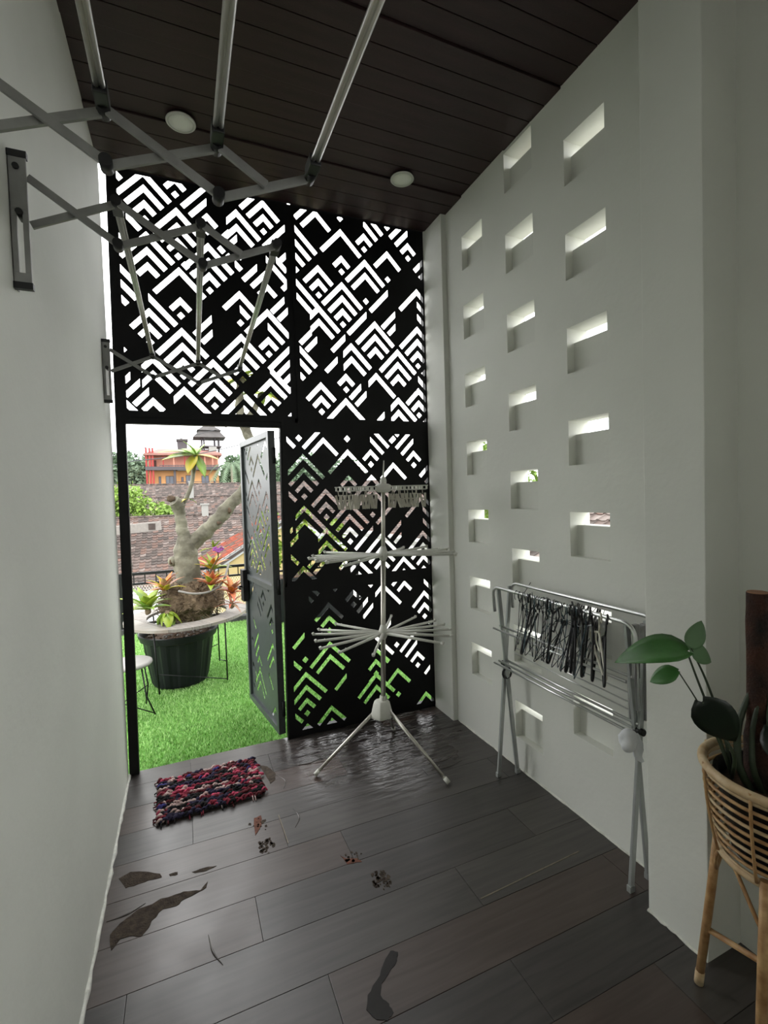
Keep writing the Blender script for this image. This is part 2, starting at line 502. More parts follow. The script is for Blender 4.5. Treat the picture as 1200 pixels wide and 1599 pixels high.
# lifted ridges of the glossy film
def ridge_line(pts, r=0.004):
    b = MB()
    P = round_path([(x, y_, 0.0005) for x, y_ in pts], 0.05)
    b.tube(P, [r * (0.25 + 0.75 * math.sin(PI * i / (len(P) - 1))) for i in range(len(P))], 6)
    return b.build('lifted_film_ridge', M['film'], fl)
for pts in ([(0.66, 2.98), (0.82, 2.93), (0.95, 2.96)], [(0.70, 2.90), (0.88, 2.86), (1.02, 2.90)], [(1.20, 2.95), (1.33, 2.90), (1.45, 2.94)], [(1.16, 2.86), (1.3, 2.83), (1.42, 2.86)], [(0.42, 2.70), (0.47, 2.62), (0.44, 2.55)],
            [(0.45, 2.36), (0.47, 2.28), (0.43, 2.22)], [(1.26, 2.42), (1.36, 2.40), (1.43, 2.43)], [(1.24, 2.35), (1.34, 2.33), (1.45, 2.36)], [(0.50, 2.78), (0.60, 2.72), (0.72, 2.75)], [(0.02, 1.80), (0.03, 1.72), (0.06, 1.66)],
            [(-0.33, 2.02), (-0.26, 2.02), (-0.2, 2.05)], [(1.05, 2.98), (1.12, 2.92), (1.22, 2.90)], [(0.86, 3.0), (0.95, 2.995), (1.08, 3.01)]):
    ridge_line(pts)
for a, b in (((0.997, 1.512), (1.522, 1.535)), ((0.374, 2.345), (0.378, 2.13))):
    d = Vector((b[0] - a[0], b[1] - a[1], 0)).normalized()
    MB().bar((a[0], a[1], 0.0008), (b[0], b[1], 0.0008), 0.0045, 0.002).build('bare_plank_edge', M['slit'], fl)

# ceiling
ce = MB().box(XL - 0.1, 1.95, -2.3, 3.052, H + 0.02, H + 0.14).build('ceiling', M['ceil_slab'])
struct(ce)
o = MB().box(XL - 0.02, 1.74, 0, 0.107 - 0.004, 0, 0.018).build('ceiling_plank', M['ceil'], ce, bevel=0.003)
cpm = o.data
bpy.data.objects.remove(o)
y = 1.961 - 0.107 * 38
k = 0
o = link('ceiling_plank', cpm, ce)
o.location = (0, 1.961 + 0.107 * 10, H + 0.001)
o.scale = (1, 0.20, 1)
while y < 2.98:
    o = link('ceiling_plank', cpm, ce)
    o.location = (rnd.uniform(-0.006, 0.006), y, H + 0.002 - (0.009 if (k // 4) % 2 else 0.0))
    y += 0.107
    k += 1
for name, lbl, cx, cy in (('ceiling_light', 'round white ceiling light nearer the left wall, behind the scissor arms', 0.07, 2.57), ('ceiling_light', 'round white ceiling light nearer the perforated right wall', 1.272, 2.57)):
    t = thing(name, lbl, 'ceiling light', (cx, cy, H - 0.009))
    MB().lathe([(0.046, 0), (0.068, 0), (0.07, -0.004), (0.066, -0.008), (0.058, -0.009), (0.056, -0.004)], seg=36).build('rim', M['lamp_rim'], t)
    MB().lathe([(0.057, -0.002), (0.057, -0.006), (0.03, -0.0075), (0.004, -0.008)], seg=36).build('diffuser', M['lamp_disc'], t)

# walls
wl = MB().box(XL - 0.14, XL, -2.2, 3.062, -0.16, H + 0.05).build('wall_left', M['wall'])
struct(wl)
b = MB()
struct(MB().box(XL - 0.14, 1.83, -2.3, -2.2, -0.16, H + 0.05).build('wall_back', M['wall']))
N = 90
pts = []
for i in range(N):
    yy = -0.6 + (3.06 + 0.6) * i / (N - 1)
    pts.append((XL + 0.002 + rnd.uniform(0, 0.003), yy, rnd.uniform(0.002, 0.006)))
b.tube(pts, [rnd.uniform(0.005, 0.011) for _ in pts], 6, smooth=False)
struct(b.build('baseboard_left', M['caulk']))

NT1 = [3.195 - 0.4325 * k for k in range(7)]
NT2 = [3.420 - 0.4335 * k for k in range(8)]
NH, NY1, NY2, NY3 = 0.212, (2.392, 2.612), (1.953, 2.176), (1.505, 1.735)
holes = [(NY1, t) for t in NT1] + [(NY2, t) for t in NT2] + [(NY3, t) for t in NT1]
WT = 0.125
FILL_WIN = ((-1.9, -0.40), 3.15, 2.0)      # y range, top and height of an unseen window added for fill light
def wall_with_holes():
    bm = bmesh.new()
    ys = sorted({-2.2, *FILL_WIN[0], 3.09, *NY1, *NY2, *NY3})
    for x, flip in ((XR, False), (XR + WT, True)):
        for y0, y1 in zip(ys[:-1], ys[1:]):
            col = [t for (yy, t) in holes if abs(yy[0] - y0) < 1e-6]
            if abs(y0 - FILL_WIN[0][0]) < 1e-6:
                col = [FILL_WIN[1]]
            zs = sorted({-0.16, H + 0.05, *col, *[t - (NH if t != FILL_WIN[1] else FILL_WIN[2]) for t in col]})
            for z0, z1 in zip(zs[:-1], zs[1:]):
                if any(abs(z1 - t) < 1e-6 for t in col):
                    continue
                bm.faces.new([bm.verts.new((x, *q)) for q in ((y0, z0), (y1, z0), (y1, z1), (y0, z1))])
    for (y0, y1), t in holes + [(FILL_WIN[0], FILL_WIN[1])]:
        hh = NH if t != FILL_WIN[1] else FILL_WIN[2]
        c = [(y0, t - hh), (y1, t - hh), (y1, t), (y0, t)]
        for p, q in zip(c, c[1:] + c[:1]):
            bm.faces.new([bm.verts.new(v) for v in ((XR, *p), (XR, *q), (XR + WT, *q), (XR + WT, *p))])
    for y_ in (-2.2, 3.09):
        bm.faces.new([bm.verts.new(v) for v in ((XR, y_, -0.16), (XR + WT, y_, -0.16), (XR + WT, y_, H + .05), (XR, y_, H + .05))])
    bmesh.ops.remove_doubles(bm, verts=bm.verts, dist=1e-5)
    bmesh.ops.recalc_face_normals(bm, faces=bm.faces)
    me = bpy.data.meshes.new('wall_right')
    bm.to_mesh(me)
    bm.free()
    me.materials.append(M['wall'])
    return link('wall_right', me)
wr = struct(wall_with_holes())
wf = MB()
wy0, wy1, wz1 = FILL_WIN[0][0], FILL_WIN[0][1], FILL_WIN[1]
wz0 = wz1 - FILL_WIN[2]
for a, b_ in (((XR + 0.06, wy0, wz0 + 0.025), (XR + 0.06, wy1, wz0 + 0.025)), ((XR + 0.06, wy0, wz1 - 0.025), (XR + 0.06, wy1, wz1 - 0.025)), ((XR + 0.06, wy0 + 0.025, wz0), (XR + 0.06, wy0 + 0.025, wz1)), ((XR + 0.06, wy1 - 0.025, wz0), (XR + 0.06, wy1 - 0.025, wz1)), ((XR + 0.06, (wy0 + wy1) / 2, wz0), (XR + 0.06, (wy0 + wy1) / 2, wz1))):
    wf.bar(a, b_, 0.05, 0.04, (1, 0, 0))
struct(wf.build('added_fill_window', M['fascia']))  # frame of the unseen opening added to brighten the room
npm = {}
for (y0, y1), t in holes:
    kk = round(y1 - y0, 3)
    if kk not in npm:
        o = MB().box(0.0, WT - 0.045, 0.0, y1 - y0, 0.0, 0.148).build('niche_block', M['wall'])
        npm[kk] = o.data
        bpy.data.objects.remove(o)
    o = link('niche_block', npm[kk], wr)
    o.location = (XR + 0.045, y0, t - NH)
struct(MB().box(1.662, XR + 0.01, 2.80, 3.09, -0.01, H + 0.03).build('trim_1', M['wall'], bevel=0.004))
struct(MB().box(1.531, XR + 0.01, 0.99, 1.207, -0.01, H + 0.03).build('trim_2', M['wall'], bevel=0.004))
b = MB()
pts = [(XR - 0.003, 2.79 - 1.58 * i / 50, rnd.uniform(0.0, 0.004)) for i in range(51)]
b.tube(pts, [rnd.uniform(0.002, 0.007) for _ in pts], 6, smooth=False)
pts = [(1.529, 1.207 - 0.217 * i / 12, rnd.uniform(0, 0.005)) for i in range(13)]
b.tube(pts, [rnd.uniform(0.003, 0.010) for _ in pts], 6, smooth=False)
struct(b.build('baseboard_right', M['caulk']))
struct(MB().box(XL, 1.72, 3.062, 3.098, -0.06, -0.004).build('trim_3', M['plank1']))

# ------------------------------------------------------------------ laser cut screen
PAT_UL = [('C',-0.131,3.189,'1111','1111'), ('C',0.035,3.362,'1100','1100'), ('C',0.205,3.182,'1111','1100'), ('C',0.037,3.008,'1h11','1111'), ('B','\\',-0.286,3.174,-0.24,3.118,'v'), ('B','\\',-0.286,3.086,-0.241,3.044,'v'), ('B','\\',-0.226,3.193,-0.158,3.126,'v'), ('B','\\',-0.281,3.417,-0.243,3.394,'v'), ('C',-0.128,2.841,'0111','0111'), ('B','\\',0.066,2.966,0.088,2.947,'p'), ('B','\\',0.11,2.923,0.131,2.904,'p'), ('C',0.374,3.066,'00hh','0011'), ('B','/',0.275,3.146,0.324,3.196,'v'), ('B','/',0.316,3.113,0.373,3.174,'v'), ('C',0.537,3.243,'1111','1111'), ('C',0.67,3.03,'0101','0101'), ('C',0.545,2.816,'0110','0101'), ('B','/',0.401,2.923,0.487,3.015,'v'), ('B','\\',0.608,3.084,0.673,3.014,'v'), ('B','\\',0.357,3.094,0.401,3.058,'v'), ('B','/',0.641,2.892,0.673,2.942,'v'), ('C',0.204,2.834,'1111','1111'), ('B','\\',0.356,3.01,0.391,2.992,'v'), ('B','\\',0.271,3.095,0.294,3.073,'p'), ('B','\\',0.316,3.057,0.338,3.037,'p'), ('C',0.037,2.665,'1101','1101'), ('B','\\',-0.283,2.906,-0.191,2.818,'v'), ('B','\\',-0.281,2.819,-0.192,2.736,'v'), ('B','\\',-0.28,2.736,-0.241,2.696,'v'), ('B','\\',-0.131,2.751,0.009,2.605,'v'), ('C',-0.132,2.494,'1110','1110'), ('C',0.038,2.314,'1111','1111'), ('B','\\',-0.278,2.447,-0.264,2.425,'p'), ('C',-0.126,2.14,'00hh','0011'), ('B','/',-0.278,2.254,-0.244,2.302,'v'), ('B','/',-0.273,2.178,-0.196,2.264,'v'), ('B','/',-0.23,2.131,-0.152,2.216,'v'), ('B','\\',-0.285,2.148,-0.2,2.07,'v'), ('C',-0.132,2.07,'1100','1100'), ('C',0.037,1.97,'000h','0001'), ('C',0.034,2.077,'1000','1000'), ('C',0.375,2.661,'1010','1110'), ('B','/',0.107,2.568,0.207,2.66,'v'), ('B','/',0.148,2.519,0.208,2.581,'v'), ('C',0.541,2.485,'1101','1111'), ('B','/',0.568,2.746,0.65,2.837,'v'), ('B','/',0.609,2.703,0.672,2.775,'v'), ('C',0.375,2.314,'1111','1111'), ('C',0.205,2.144,'1111','1111'), ('C',0.675,2.27,'1111','0000'), ('B','\\',0.544,2.392,0.674,2.249,'v'), ('C',0.543,2.139,'1110','1110'), ('C',0.376,1.961,'0011','0011'), ('B','/',0.643,2.076,0.668,2.099,'v')]
PAT_UR = [('C',1.04,2.725,'1111','1111'), ('C',0.879,2.898,'1110','1110'), ('C',0.729,2.704,'0000','0011'), ('C',1.042,3.073,'1101','1101'), ('C',1.21,2.9,'1011','1011'), ('C',1.378,3.071,'1010','1010'), ('C',1.209,3.248,'1100','1111'), ('C',1.384,3.427,'1000','1000'), ('C',1.54,3.242,'1111','1100'), ('C',0.873,3.25,'0011','0011'), ('C',1.042,3.422,'1000','1000'), ('C',0.734,3.04,'0000','1111'), ('C',0.874,2.552,'00hh','0011'), ('B','/',0.744,2.567,0.822,2.658,'v'), ('B','/',0.782,2.527,0.856,2.608,'v'), ('C',1.21,2.548,'0001','0000'), ('C',1.375,2.718,'0001','0000'), ('C',1.051,2.466,'0010','0000'), ('C',1.27,2.492,'0111','0111'), ('B','/',1.326,2.732,1.426,2.838,'v'), ('B','/',1.371,2.69,1.426,2.754,'v'), ('C',1.601,2.756,'0001','0111'), ('C',1.597,2.492,'1111','1111'), ('C',1.093,2.326,'00hh','0011'), ('C',1.437,2.316,'0111','0111'), ('B','\\',0.74,2.538,0.844,2.424,'v'), ('B','\\',0.739,2.455,0.804,2.386,'v'), ('B','\\',0.739,2.372,0.762,2.339,'v'), ('B','/',0.911,2.404,0.992,2.485,'v'), ('C',0.872,2.137,'1110','1110'), ('C',1.048,2.292,'1100','1100'), ('B','/',1.075,2.237,1.154,2.314,'v'), ('B','/',1.115,2.193,1.192,2.269,'v'), ('C',1.042,1.955,'0001','0001'), ('C',1.269,2.14,'000h','0001'), ('B','/',1.258,2.069,1.323,2.134,'v'), ('C',1.432,1.981,'00hh','0011'), ('C',1.594,2.141,'1110','1111'), ('B','/',1.632,2.435,1.683,2.482,'v'), ('B','/',1.627,2.08,1.672,2.122,'v'), ('B','/',1.588,3.162,1.676,3.251,'v'), ('B','/',1.629,3.115,1.673,3.159,'v')]
PAT_LRUP = [('C',1.04,1.266,'1111','1111'), ('C',0.879,1.439,'1110','1110'), ('C',0.729,1.245,'00hh','0011'), ('C',1.042,1.614,'1101','1101'), ('C',1.21,1.441,'1011','1011'), ('C',1.378,1.612,'1010','1010'), ('C',1.209,1.789,'1100','1111'), ('C',1.384,1.968,'1000','1000'), ('C',1.54,1.783,'1111','1100'), ('C',1.042,1.963,'1000','1000'), ('C',0.734,1.581,'1111','1111'), ('C',0.874,1.093,'00hh','0011'), ('B','/',0.744,1.108,0.822,1.199,'v'), ('B','/',0.782,1.068,0.856,1.149,'v'), ('C',1.21,1.089,'0001','0000'), ('C',1.375,1.259,'0001','0000'), ('C',1.051,1.007,'0010','0000'), ('C',1.27,1.033,'0111','0111'), ('B','/',1.326,1.273,1.426,1.379,'v'), ('B','/',1.371,1.231,1.426,1.295,'v'), ('C',1.601,1.297,'0001','0111'), ('C',1.597,1.033,'1111','1111'), ('C',1.093,0.867,'00hh','0011'), ('C',1.437,0.857,'0111','0111'), ('B','/',0.911,0.945,0.992,1.026,'v'), ('C',0.872,0.678,'1110','1110'), ('C',1.048,0.833,'1100','1100'), ('B','/',1.075,0.778,1.154,0.855,'v'), ('B','/',1.115,0.734,1.192,0.81,'v'), ('C',1.042,0.496,'0001','0001'), ('C',1.269,0.681,'000h','0001'), ('B','/',1.258,0.61,1.323,0.675,'v'), ('C',1.432,0.522,'00hh','0011'), ('C',1.594,0.682,'1110','1111'), ('B','/',1.632,0.976,1.683,1.023,'v'), ('B','/',1.627,0.621,1.672,0.663,'v'), ('B','/',1.588,1.703,1.676,1.792,'v'), ('B','/',1.629,1.656,1.673,1.7,'v'), ('B','/',0.629,1.343,0.649,1.381,'v'), ('B','/',0.627,1.262,0.684,1.33,'v'), ('C',0.71,0.85,'0001','0001'), ('B','\\',0.628,1.606,0.679,1.554,'v'), ('B','\\',0.628,1.198,0.68,1.139,'v'), ('C',0.874,1.778,'0011','0011'), ('C',0.711,1.961,'1000','1000'), ('C',1.041,1.961,'1000','1000'), ('C',1.371,1.956,'1000','1100'), ('B','\\',0.63,1.956,0.681,1.9,'v')]
PAT_LRLO = [('C',0.701,0.507,'1000','1000'), ('B','/',0.625,0.588,0.701,0.676,'v'), ('B','\\',0.624,0.499,0.671,0.446,'v'), ('C',0.871,0.328,'0011','0011'), ('B','/',0.9,0.271,0.981,0.349,'v'), ('C',0.701,0.15,'1111','1111'), ('C',0.867,-0.021,'0110','0110'), ('B','\\',0.621,0.148,0.669,0.096,'v'), ('C',0.699,-0.194,'0011','0011'), ('C',1.199,0.328,'1100','1111'), ('C',1.287,0.406,'1000','1000'), ('C',1.526,0.332,'1111','1100'), ('C',1.365,0.148,'1010','1010'), ('C',1.363,0.506,'1000','1000'), ('B','/',1.582,0.253,1.626,0.307,'v'), ('C',1.198,0.059,'1011','1011'), ('C',1.586,-0.15,'0001','0011'), ('B','/',1.148,0.275,1.172,0.296,'v'), ('C',0.874,1.093,'00hh','0011'), ('C',1.21,1.089,'0001','0000'), ('C',1.051,1.007,'0010','0000'), ('C',1.27,1.033,'0111','0111'), ('C',1.597,1.033,'1111','1111'), ('C',1.093,0.867,'00hh','0011'), ('C',1.437,0.857,'0111','0111'), ('B','\\',0.74,1.079,0.844,0.965,'v'), ('B','\\',0.739,0.996,0.804,0.927,'v'), ('B','\\',0.739,0.913,0.762,0.88,'v'), ('B','/',0.911,0.945,0.992,1.026,'v'), ('C',0.872,0.678,'1110','1110'), ('C',1.048,0.833,'1100','1100'), ('B','/',1.075,0.778,1.154,0.855,'v'), ('B','/',1.115,0.734,1.192,0.81,'v'), ('C',1.269,0.681,'000h','0001'), ('B','/',1.258,0.61,1.323,0.675,'v'), ('C',1.594,0.682,'1110','1111'), ('B','/',1.632,0.976,1.683,1.023,'v'), ('B','/',1.627,0.621,1.672,0.663,'v')]

SXP, SZP, PP, W0 = 0.98, 1.02, 0.06, 0.031
def clip(poly, axis, val, keep_less):
    out = []
    n = len(poly)
    for i in range(n):
        a, b = poly[i], poly[(i + 1) % n]
        ia = (a[axis] <= val) if keep_less else (a[axis] >= val)
        ib = (b[axis] <= val) if keep_less else (b[axis] >= val)
        if ia:
            out.append(a)
        if ia != ib:
            t = (val - a[axis]) / (b[axis] - a[axis])
            q = [a[0] + (b[0] - a[0]) * t, a[1] + (b[1] - a[1]) * t]
            q[axis] = val
            out.append(tuple(q))
    return out
def cut_polys(data, rect, wid):
    """slots of the pattern: nested chevrons of diamond cells, and single slanting bars, clipped to the sheet"""
    res = []
    q2 = math.sqrt(2)
    for e in data:
        if e[0] == 'C':
            _, cx, cz, L, R = e
            def uv(a, b):
                a, b = a - W0 / 2, b - W0 / 2
                return ((a - b) / q2 * SXP, (a + b) / q2 * SZP)
            for k in range(4):
                l, r = L[k], R[k]
                s, t = (k * PP + (W0 - wid) / 2, k * PP + (W0 + wid) / 2) if k else (0, W0)
                if l == '0' and r == '0':
                    continue
                if l != '0' and r != '0':
                    P = [uv(0, s), uv(s, s), uv(s, 0), uv(t, 0), uv(t, t), uv(0, t)] if k else [uv(0, 0), uv(t, 0), uv(t, t), uv(0, t)]
                    if l == 'h':
                        P = clip(P, 0, -0.058, False)
                elif l != '0':
                    P = clip([uv(0, s), uv(t, s), uv(t, t), uv(0, t)], 0, 0, True)
                    if l == 'h':
                        P = clip(P, 0, -0.058, False)
                else:
                    P = clip([uv(s, 0), uv(t, 0), uv(t, t), uv(s, t)], 0, 0, False)
                res.append([(cx + u, cz + v) for u, v in P])
        else:
            _, d, x0, z0, x1, z1, end = e
            h = (x1 - x0) / 2 / SXP
            mx, mz = (x0 + x1) / 2, (z0 + z1) / 2
            sg = 1 if d == '/' else -1
            ln = h + (0.5 * wid / q2 if end == 'v' else 0.2 * wid)
            ln0, ln1 = (h, ln) if d == '/' else (ln, h)
            dx, dz = SXP, sg * SZP
            nx, nz = -sg * SXP * wid / 2 / q2, SZP * wid / 2 / q2
            P = [(mx - dx * ln0 + nx, mz - dz * ln0 + nz), (mx + dx * ln1 + nx, mz + dz * ln1 + nz), (mx + dx * ln1 - nx, mz + dz * ln1 - nz), (mx - dx * ln0 - nx, mz - dz * ln0 - nz)]
            if end == 'v':
                P = clip(P, 0, x1, True) if d == '/' else clip(P, 0, x0, False)
            res.append(P)
    out = []
    for P in res:
        for ax, lo, hi in ((0, rect[0], rect[1]), (1, rect[2], rect[3])):
            if len(P) >= 3:
                P = clip(P, ax, lo, False)
            if len(P) >= 3:
                P = clip(P, ax, hi, True)
        if len(P) >= 3:
            A = abs(sum(p[0] * q[1] - p[1] * q[0] for p, q in zip(P, P[1:] + P[:1]))) / 2
            if A > 8e-5:
                out.append(P)
    return out
def cut_sheet(name, data, outer, rect, wid, m, parent, mtx, thick=0.003):
    polys = cut_polys(data, rect, wid)
    vs = [Vector(p) for p in ((outer[0], outer[2]), (outer[1], outer[2]), (outer[1], outer[3]), (outer[0], outer[3]))]
    fs = [[0, 1, 2, 3]]
    for P in polys:
        n0 = len(vs)
        A = sum(p[0] * q[1] - p[1] * q[0] for p, q in zip(P, P[1:] + P[:1]))
        if A < 0:
            P = P[::-1]
        vs += [Vector(p) for p in P]
        fs.append(list(range(n0, n0 + len(P))))
    v2, e2, f2, ov, oe, of = geometry.delaunay_2d_cdt(vs, [], fs, 0, 1e-6)
    bm = bmesh.new()
    bv = [bm.verts.new((v.x, 0, v.y)) for v in v2]
    for f, src in zip(f2, of):
        if list(src) == [0]:
            bm.faces.new([bv[i] for i in f])
    bmesh.ops.dissolve_limit(bm, angle_limit=0.01, verts=bm.verts, edges=bm.edges)
    bmesh.ops.triangulate(bm, faces=bm.faces)
    ret = bmesh.ops.extrude_face_region(bm, geom=bm.faces[:])
    for g in ret['geom']:
        if isinstance(g, bmesh.types.BMVert):
            g.co.y += thick
    loose = [v for v in bm.verts if not v.link_faces]
    bmesh.ops.delete(bm, geom=loose, context='VERTS')
    bmesh.ops.recalc_face_normals(bm, faces=bm.faces)
    bm.transform(mtx)
    me = bpy.data.meshes.new(name)
    bm.to_mesh(me)
    bm.free()
    me.materials.append(m)
    return link(name, me, parent)

scr = thing('laser_cut_screen', 'tall black metal screen with laser-cut chevron slots across the end of the passage', 'screen')
BMt = M['black_metal']
Y0 = Matrix.Translation((0, YS, 0))
lab(cut_sheet('cut_panel', PAT_UL, (-0.29, 0.69, 2.06, 3.45), (-0.268, 0.672, 2.10, 3.432), 0.0305, BMt, scr, Y0), 'upper left panel above the open gate')
lab(cut_sheet('cut_panel', PAT_UR, (0.71, 1.68, 2.06, 3.45), (0.732, 1.655, 2.095, 3.432), 0.030, BMt, scr, Y0), 'upper right panel beside the perforated wall')
lab(cut_sheet('cut_panel', PAT_LRUP, (0.60, 1.68, 1.0, 2.06), (0.632, 1.655, 1.035, 2.0), 0.0245, BMt, scr, Y0), 'middle panel behind the drying stand')
lab(cut_sheet('cut_panel', PAT_LRLO, (0.58, 1.68, 0.02, 1.0), (0.618, 1.655, 0.045, 0.955), 0.0245, BMt, scr, Y0), 'lowest panel standing on the floor')
MB().bar((-0.322, YS + 0.022, 0.0), (-0.292, YS + 0.022, H), 0.05, 0.04, (0, 1, 0)).build('post', BMt, scr)
MB().bar((0.590, YS + 0.026, 0.0), (0.612, YS + 0.026, 2.03), 0.038, 0.044, (0, 1, 0)).build('post', BMt, scr)
MB().bar((0.700, YS + 0.024, 2.03), (0.700, YS + 0.024, H), 0.046, 0.04, (0, 1, 0)).build('post', BMt, scr)
MB().bar((1.672, YS + 0.024, 0.0), (1.672, YS + 0.024, H), 0.04, 0.04, (0, 1, 0)).build('post', BMt, scr)
MB().bar((-0.31, YS + 0.024, 2.056), (1.68, YS + 0.024, 2.056), 0.06, 0.04, (0, 1, 0)).build('rail', BMt, scr)
MB().bar((0.59, YS + 0.024, 0.995), (1.68, YS + 0.024, 0.995), 0.06, 0.04, (0, 1, 0)).build('rail', BMt, scr)
MB().bar((0.59, YS + 0.024, 0.022), (1.68, YS + 0.024, 0.022), 0.04, 0.04, (0, 1, 0)).build('rail', BMt, scr)

# the gate leaf, swung outwards
GH = (0.540, 3.090)
GF = (0.440, 3.79)
gl = math.hypot(GF[0] - GH[0], GF[1] - GH[1])
gate = thing('metal_gate', 'black metal gate leaf with laser-cut sheet, swung open onto the turf', 'gate', (GH[0], GH[1], 0), math.atan2(GF[1] - GH[1], GF[0] - GH[0]))
LM = M['gate_sheen_metal']
def gate_sheet(z0, z1, data, dz):
    d2 = []
    for e in data:
        e = list(e)
        if e[0] == 'C':
            e[1] = e[1] - 0.74
        else:
            e[2] -= 0.74
            e[4] -= 0.74
        d2.append(e)
    return cut_sheet('cut_sheet', d2, (0.03, gl - 0.03, z0, z1), (0.06, gl - 0.06, z0 + 0.035, z1 - 0.035), 0.024, LM, gate, Matrix.Translation((0, 0.0, 0)))
gate_sheet(1.0, 1.99, PAT_LRUP, 0)
gate_sheet(0.05, 1.0, PAT_LRLO, 0)
for a, b_, nm in (((0.02, 0, 0.03), (0.02, 0, 2.01), 'stile'), ((gl - 0.02, 0, 0.03), (gl - 0.02, 0, 2.01), 'stile'), ((0.04, 0, 1.99), (gl - 0.04, 0, 1.99), 'gate_rail'), ((0.04, 0, 0.985), (gl - 0.04, 0, 0.985), 'gate_rail'), ((0.04, 0, 0.05), (gl - 0.04, 0, 0.05), 'gate_rail')):
    MB().bar(a, b_, 0.04, 0.045, (0, 1, 0)).build(nm, LM, gate, bevel=0.002)
for z in (0.2, 1.0, 1.85):
    MB().tube([(-0.008, -0.012, z - 0.05), (-0.008, -0.012, z + 0.05)], 0.011, 10).build('hinge', BMt, gate)
lk = MB().box(gl - 0.075, gl + 0.002, 0.022, 0.055, 0.80, 1.04).build('lock_case', BMt, gate, bevel=0.003)
MB().tube(round_path([(gl - 0.03, 0.05, 0.91), (gl - 0.03, 0.085, 0.91), (gl - 0.10, 0.085, 0.905)], 0.02), 0.007, 8).build('handle', BMt, lk)

# ------------------------------------------------------------------ wall-mounted scissor drying racks
def scissor_rack(name, label, y0, y1, X, Ztop, Zbot, brackets):
    t = thing(name, label, 'drying rack', (XL, (y0 + y1) / 2, 2.1))
    inv = Vector((XL, (y0 + y1) / 2, 2.1))
    L = lambda p: Vector(p) - inv
    for yy, mode in ((y0, 0), (y1, 1)):
        if mode not in brackets:
            continue
        xa, xb = XL + 0.001, XL + 0.038
        b = MB()
        yb0, yb1 = yy - 0.035, yy - 0.029
        # slotted plate, standing square off the wall
        b.box(*[v for pr in zip((xa - XL, yb0 - inv.y, 2.10 - 2.1), (xb - XL, yb1 - inv.y, 2.135 - 2.1)) for v in pr])
        b.box(xa - XL, xb - XL, yb0 - inv.y, yb1 - inv.y, 2.285 - 2.1, 2.42 - 2.1)
        b.box(xa - XL, xa - XL + 0.013, yb0 - inv.y, yb1 - inv.y, 0.035, 0.185)
        b.box(xb - XL - 0.012, xb - XL, yb0 - inv.y, yb1 - inv.y, 0.035, 0.185)
        b.box(xa - XL, xa - XL + 0.003, yb0 - inv.y, yb1 - inv.y + 0.03, 0.0, 0.32)
        br = b.build('wall_bracket', M['alu_dull'], t, bevel=0.001)
        for z in (0.0, 0.312):
            MB().box(xa - XL - 0.0005, xb - XL + 0.002, yb0 - inv.y - 0.002, yb1 - inv.y + 0.006, z - 0.004, z + 0.012).build('end_cap', M['black_plastic'], br)
        MB().tube([(0.018, yb0 - inv.y - 0.006, 0.285), (0.018, yb1 - inv.y + 0.03, 0.285)], 0.007, 10).build('pivot_pin', M['black_plastic'], br)
        MB().tube([(0.020, yb0 - inv.y - 0.006, 0.178), (0.020, yb1 - inv.y + 0.03, 0.178)], 0.008, 10).build('pivot_pin', M['black_plastic'], br)
    zt = lambda x: Ztop + (Ztop_end - Ztop) * (x + 0.335) / 0.65
    Ztop_end = Ztop - 0.06
    for yy in (y0, y1):
        xs = X[0] if yy == y0 else X[1]
        pt = [(xs[i], Ztop - 0.018 * i) for i in range(4)]
        pb = [(xs[i], Zbot - 0.018 * i) for i in range(4)]
        arms = [(pt[0], pb[1], 0), (pb[0], pt[1], 1), (pt[1], pb[2], 0), (pb[1], pt[2], 1), (pb[2], pt[3], 1), (pt[2], ((pb[2][0] + pt[3][0]) / 2, (pb[2][1] + pt[3][1]) / 2), 0)]
        for a, c, lay in arms:
            yo = yy + (0.006 if lay else -0.006)
            MB().bar(L((a[0], yo, a[1])), L((c[0], yo, c[1])), 0.008, 0.018, (0, 0, 1)).build('scissor_arm', M['alu_dull'], t, bevel=0.001)
        for q in (pt[1], pb[1], pt[2], pb[2], pt[3]):
            MB().tube([L((q[0], yy - 0.018, q[1])), L((q[0], yy + 0.016, q[1]))], 0.0125, 12).build('joint', M['black_plastic'], t)
    for i in (1, 2, 3):
        za = Ztop - 0.018 * i
        a, c = (X[0][i], y0 + 0.01, za + 0.004), (X[1][i], y1 - 0.01, za + 0.004)
        b = MB()
        d = Vector(c) - Vector(a)
        for off in (-0.0055, 0, 0.0055):
            b.tube([L(Vector(a) + Vector((off, 0, 0.004 if off == 0 else 0))), L(Vector(c) + Vector((off, 0, 0.004 if off == 0 else 0)))], 0.0052, 8)
        rd = b.build('rod', M['alu'], t)
        for e, s in ((a, 1), (c, -1)):
            MB().box(*[v for lo, hi in zip(L((e[0] - 0.013, e[1] - 0.005 if s > 0 else e[1] - 0.045, e[2] - 0.012)), L((e[0] + 0.013, e[1] + 0.045 if s > 0 else e[1] + 0.005, e[2] + 0.014))) for v in (lo, hi)]).build('rod_end', M['black_plastic'], rd, bevel=0.003)
    return t
XN = (-0.318, -0.128, 0.080, 0.290)
XF = (-0.318, -0.117, 0.112, 0.335)
scissor_rack('scissor_drying_rack', 'grey scissor drying rack with both wall brackets in view, nearer the screen', 1.44, 2.87, (XN, XF), 2.380, 2.270, (0, 1))
XA = (-0.318, -0.112, 0.100, 0.306)
scissor_rack('scissor_drying_rack', 'grey scissor drying rack nearest overhead, its rods running out of the top of the frame', -0.34, 1.105, (XA, XA), 2.375, 2.268, ())

